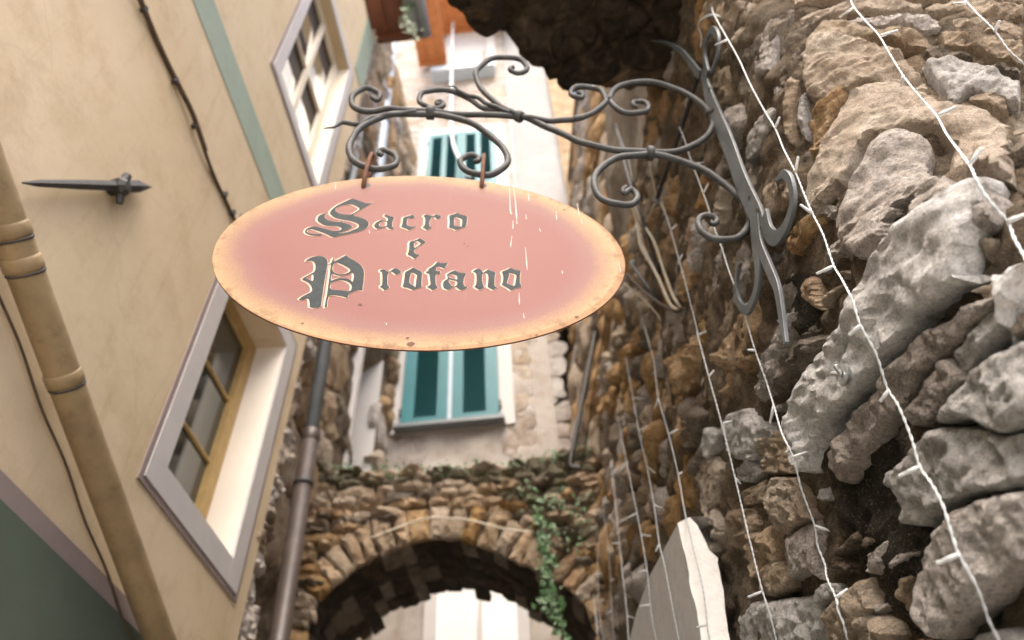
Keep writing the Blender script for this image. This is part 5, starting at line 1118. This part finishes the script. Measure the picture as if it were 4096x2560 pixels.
STR = [
 ('string of white fairy lights crossing the top right corner', Z7([(985,-20),(1000,0),(1060,65),(1140,145),(1200,230),(1275,300),(1320,360)]), [Z7([(1008,14),(945,16)]), Z7([(1142,147),(1162,95)])]),
 ('string of white fairy lights over the big tan corner stones', Z7([(462,-20),(470,0),(485,35),(540,100),(600,165),(650,250),(715,355),(790,450),(870,540),(920,630),(1020,765),(1060,850),(1110,930),(1200,1035),(1230,1110),(1275,1190),(1310,1260)]), [Z7(p) for p in ([(480,38),(415,82)],[(605,165),(690,140)],[(712,355),(704,402)],[(868,540),(960,497)],[(1020,768),(1082,690)],[(1203,1038),(1280,1000)])]),
 ('string of white fairy lights passing the bracket hook and the big grey stone', Z2([(700,-20),(705,0),(725,40),(765,110),(820,210),(870,320),(930,430),(975,505),(1010,590),(1060,690),(1100,790),(1135,870),(1180,960),(1225,1090),(1260,1150)]) + Z8([(455,0),(490,110),(560,240),(610,390),(660,470),(720,620),(755,740),(810,820),(860,920),(900,1050),(930,1135),(990,1240),(1030,1330),(1060,1420),(1105,1512),(1130,1570)]), [Z2(p) for p in ([(765,118),(712,142)],[(975,500),(992,452)],[(1058,690),(1072,622)],[(1135,868),(1080,830)],[(1225,1098),(1150,1130)])] + [Z8(p) for p in ([(487,112),(438,158)],[(620,400),(578,452)],[(757,740),(660,785)],[(930,1130),(828,1172)])]),
 ('string of white fairy lights hanging behind the iron scrolls to the bottom edge', Z2([(560,495),(585,560),(610,640),(640,720),(680,830),(710,930),(740,1010),(775,1120),(830,1265),(860,1370)]) + Z6([(760,80),(800,220),(850,360),(885,470),(920,590),(970,700),(1010,850),(1065,1000)]) + G_([(640,620),(710,800),(730,930),(815,1120),(830,1230),(880,1350),(920,1512),(940,1600)]), [Z2(p) for p in ([(620,655),(680,643)],[(665,780),(686,738)],[(830,1265),(885,1255)])] + [Z6(p) for p in ([(800,225),(768,222)],[(880,470),(867,547)],[(970,705),(1036,675)])] + [G_(p) for p in ([(612,442),(800,497)],[(815,1112),(925,1030)])]),
 ('string of white fairy lights between the white pier and the scroll bracket', Z2([(480,820),(510,900),(555,1060),(590,1190),(640,1390)]) + Z6([(545,150),(595,340),(650,540),(700,740),(745,930),(780,1080),(830,1280),(870,1410),(895,1512),(910,1580)]), [Z2([(520,940),(550,915)]), Z2([(555,1075),(572,1045)])] + [Z6(p) for p in ([(548,155),(592,138)],[(595,340),(620,312)],[(655,548),(716,533)],[(720,790),(737,818)],[(830,1295),(768,1322)])]),
 ('string of white fairy lights crossing the white return of the pier', Z2([(365,1190),(390,1290),(430,1450)]) + Z6([(310,120),(350,270),(370,430),(415,590),(460,780),(490,950),(530,1120),(570,1290),(590,1460),(610,1560)]), [Z6(p) for p in ([(365,440),(354,482)],[(415,597),(461,573)],[(455,775),(478,767)],[(590,1447),(540,1455)])]),
 ('string of white fairy lights ending on the cement face of the pier', Z6([(225,255),(255,420),(285,590),(320,740),(350,900),(375,1080),(400,1190),(440,1400),(465,1530)]), [Z6(p) for p in ([(262,437),(309,437)],[(290,580),(322,561)],[(322,742),(357,771)],[(355,912),(386,926)],[(375,1085),(358,1117)])]),
 ('string of white fairy lights touching the left edge of the pier', Z6([(190,520),(225,700),(260,870),(290,1020),(320,1200),(340,1400),(365,1530)]), [Z6(p) for p in ([(265,950),(190,992)],[(295,1045),(339,1050)],[(318,1200),(278,1211)],[(335,1358),(288,1362)])]),
 ('string of white fairy lights just left of the pier', Z6([(160,720),(185,950),(210,1200),(230,1380),(240,1530)]), [Z6(p) for p in ([(160,810),(180,802)],[(190,1080),(166,1082)],[(235,1405),(264,1416)])]),
 ('fourth string of fairy lights from the far end of the rubble wall', Z6([(125,930),(150,1130),(165,1400),(175,1530)]), [Z6([(150,1250),(172,1240)]), Z6([(163,1380),(140,1395)])]),
 ('third string of fairy lights from the far end of the rubble wall', Z6([(108,1050),(100,1200),(110,1400),(130,1530)]), [Z6([(100,1215),(125,1218)]), Z6([(112,1340),(130,1330)])]),
 ('second string of fairy lights from the far end of the rubble wall', Z6([(75,1180),(85,1330),(105,1530)]), [Z6([(82,1222),(104,1216)]), Z6([(98,1455),(120,1450)])]),
 ('farthest string of fairy lights at the end of the rubble wall', Z6([(40,1280),(60,1420),(75,1530)]), [Z6([(45,1300),(25,1302)]), Z6([(70,1500),(50,1505)])]),
]
for lab, px, bulbs in STR:
    C = draped(px); st = empty('light_string', tuple(C[0])); tag(st, lab, 'string lights', 'fairy light strings on the rubble wall')
    # resample evenly and twist two strands
    Cn = np.array(C); Ls = np.r_[0, np.cumsum(np.linalg.norm(np.diff(Cn, axis=0), axis=1))]; m = max(20, int(Ls[-1] / .0045)); m = min(m, 900); tt = np.linspace(0, Ls[-1], m)
    Cn = np.stack([np.interp(tt, Ls, Cn[:, i]) for i in range(3)], 1)
    T = np.gradient(Cn, axis=0); T /= np.linalg.norm(T, axis=1)[:, None] + 1e-9; a = np.cross(T, np.array([.3, -1, .1])); a /= np.linalg.norm(a, axis=1)[:, None]; b = np.cross(T, a)
    dist = np.linalg.norm(Cn, axis=1)
    for ph in (0, math.pi):
        an = tt * 2 * math.pi / .03 + ph
        MB().tube(Cn + (a * np.cos(an)[:, None] + b * np.sin(an)[:, None]) * .0011, .00112, 5).build('strand', M['white'], st, True)
    for (p0_, p1_) in bulbs:
        i = int(np.argmin([np.linalg.norm(np.array(p0_) - (512 * 0 + np.array([4 * (CX + FPX * (RC.T @ c)[0] / -(RC.T @ c)[2]), 4 * (CY - FPX * (RC.T @ c)[1] / -(RC.T @ c)[2])]))) for c in Cn]))
        c = Cn[i]; e = np.array(Vector(ray(*p1_)).normalized()) * (np.linalg.norm(c) - .008)
        d = e - c; ln = min(np.linalg.norm(d), .075); d = d / np.linalg.norm(d); e = c + d * ln; tsz = min(1.0, ln / .04)
        r0 = .0031
        MB().tube([c, c + d * ln * .15, c + d * ln * .55, c + d * ln * .56, e - d * .001, e], [.0022, r0, r0 * 1.05, r0 * .85, r0 * .85, r0 * .5], 8).build('bulb', M['bulb'], st, True)
# cable bundle on the wall between sign and bracket
cb = empty('cable_bundle', tuple(on_wall(*Z2([(430, 1050)])[0]))); tag(cb, 'tangled bundle of pale and dark cables on the wall between sign and bracket', 'cables')
for px, rad, mt_ in (
    ([(345,820),(385,920),(400,1000),(430,1070),(470,1150),(520,1260),(560,1288)], .012, 'palecable'), ([(365,830),(400,910),(450,990),(490,1110),(530,1220),(568,1280)], .010, 'palecable'),
    ([(330,1130),(400,1200),(470,1255),(540,1290),(572,1280)], .012, 'cable'), ([(320,1170),(400,1235),(460,1300),(478,1332)], .006, 'palecable'), ([(355,820),(380,940),(395,1020),(460,1130),(500,1230)], .008, 'palecable'),
    ([(330,1040),(390,950),(440,850),(465,790)], .007, 'palecable'), ([(462,800),(500,690),(545,565),(590,430),(640,265)], .014, 'blackcable'), ([(280,480),(305,560),(330,680),(365,790),(420,960),(470,1120)], .012, 'blackcable'),
    ([(300,540),(340,640),(360,760)], .010, 'blackcable'), ([(345,1080),(390,1140),(440,1210),(490,1270)], .013, 'blackcable'), ([(430,650),(445,730),(462,810)], .006, 'palecable'), ([(640,60),(655,30),(700,10),(740,20)], .005, 'white'), ([(640,60),(655,110),(650,150)], .004, 'white'),
    ([(245,1290),(225,1420),(195,1600),(150,1900)], .006, 'cable')):
    C = draped(Z2(px), .02, 6, 7); MB().tube(C, rad * .6, 7).build('lead', M[mt_], cb, True)
for p in Z2([(462, 815), (400, 910), (465, 1105), (360, 1090), (480, 770)]):
    c = np.array(Vector(ray(*p)).normalized()) * ((hit(*p) or 2) - .03); MB().tube([c + np.array([0, -.012, .02]), c, c + np.array([0, .012, -.02])], [.012, .016, .012], 8).build('connector', M[RNG.choice(['slate', 'blackcable'])], cb, True)
# black cable swinging in front of the far house to the arch
bc = [at(*p, 1, 4.05) for p in Z5([(1560, -150), (1550, 50), (1500, 330), (1440, 640), (1425, 730), (1445, 745), (1470, 745)])]
tag(MB().tube(spline(bc), .016, 7).build('black_cable', M['blackcable'], None, True), 'black cable dropping to the right end of the mossy arch', 'cable')
# screw hook with washer in the big grey stone
hp = E_([(915, 525)])[0]; dv = Vector(ray(*hp)).normalized()
loc = np.array(dv) * ((hit(*hp) or 1.5) - .014); nr = np.array([-.97, -.12, .2]); nr /= np.linalg.norm(nr)
hk = empty('screw_hook', tuple(loc)); tag(hk, 'galvanised screw hook with round washer in the big grey stone', 'hook')
MB().tube([loc - nr * .012, loc + nr * .002, loc + nr * .004, loc + nr * .0065, loc + nr * .007], [.006, .017, .018, .018, .016], 20).build('washer', M['zinc'], hk)
tip = np.array(Vector(ray(*E_([(802, 425)])[0])).normalized()) * (np.linalg.norm(loc) - .03); md = np.array(Vector(ray(*E_([(860, 512)])[0])).normalized()) * (np.linalg.norm(loc) - .028)
MB().tube(spline([loc - nr * .01, loc + nr * .012, loc + nr * .022, md, (md + tip) / 2, tip]), .0042, 8).build('pin', M['zinc'], hk, True)
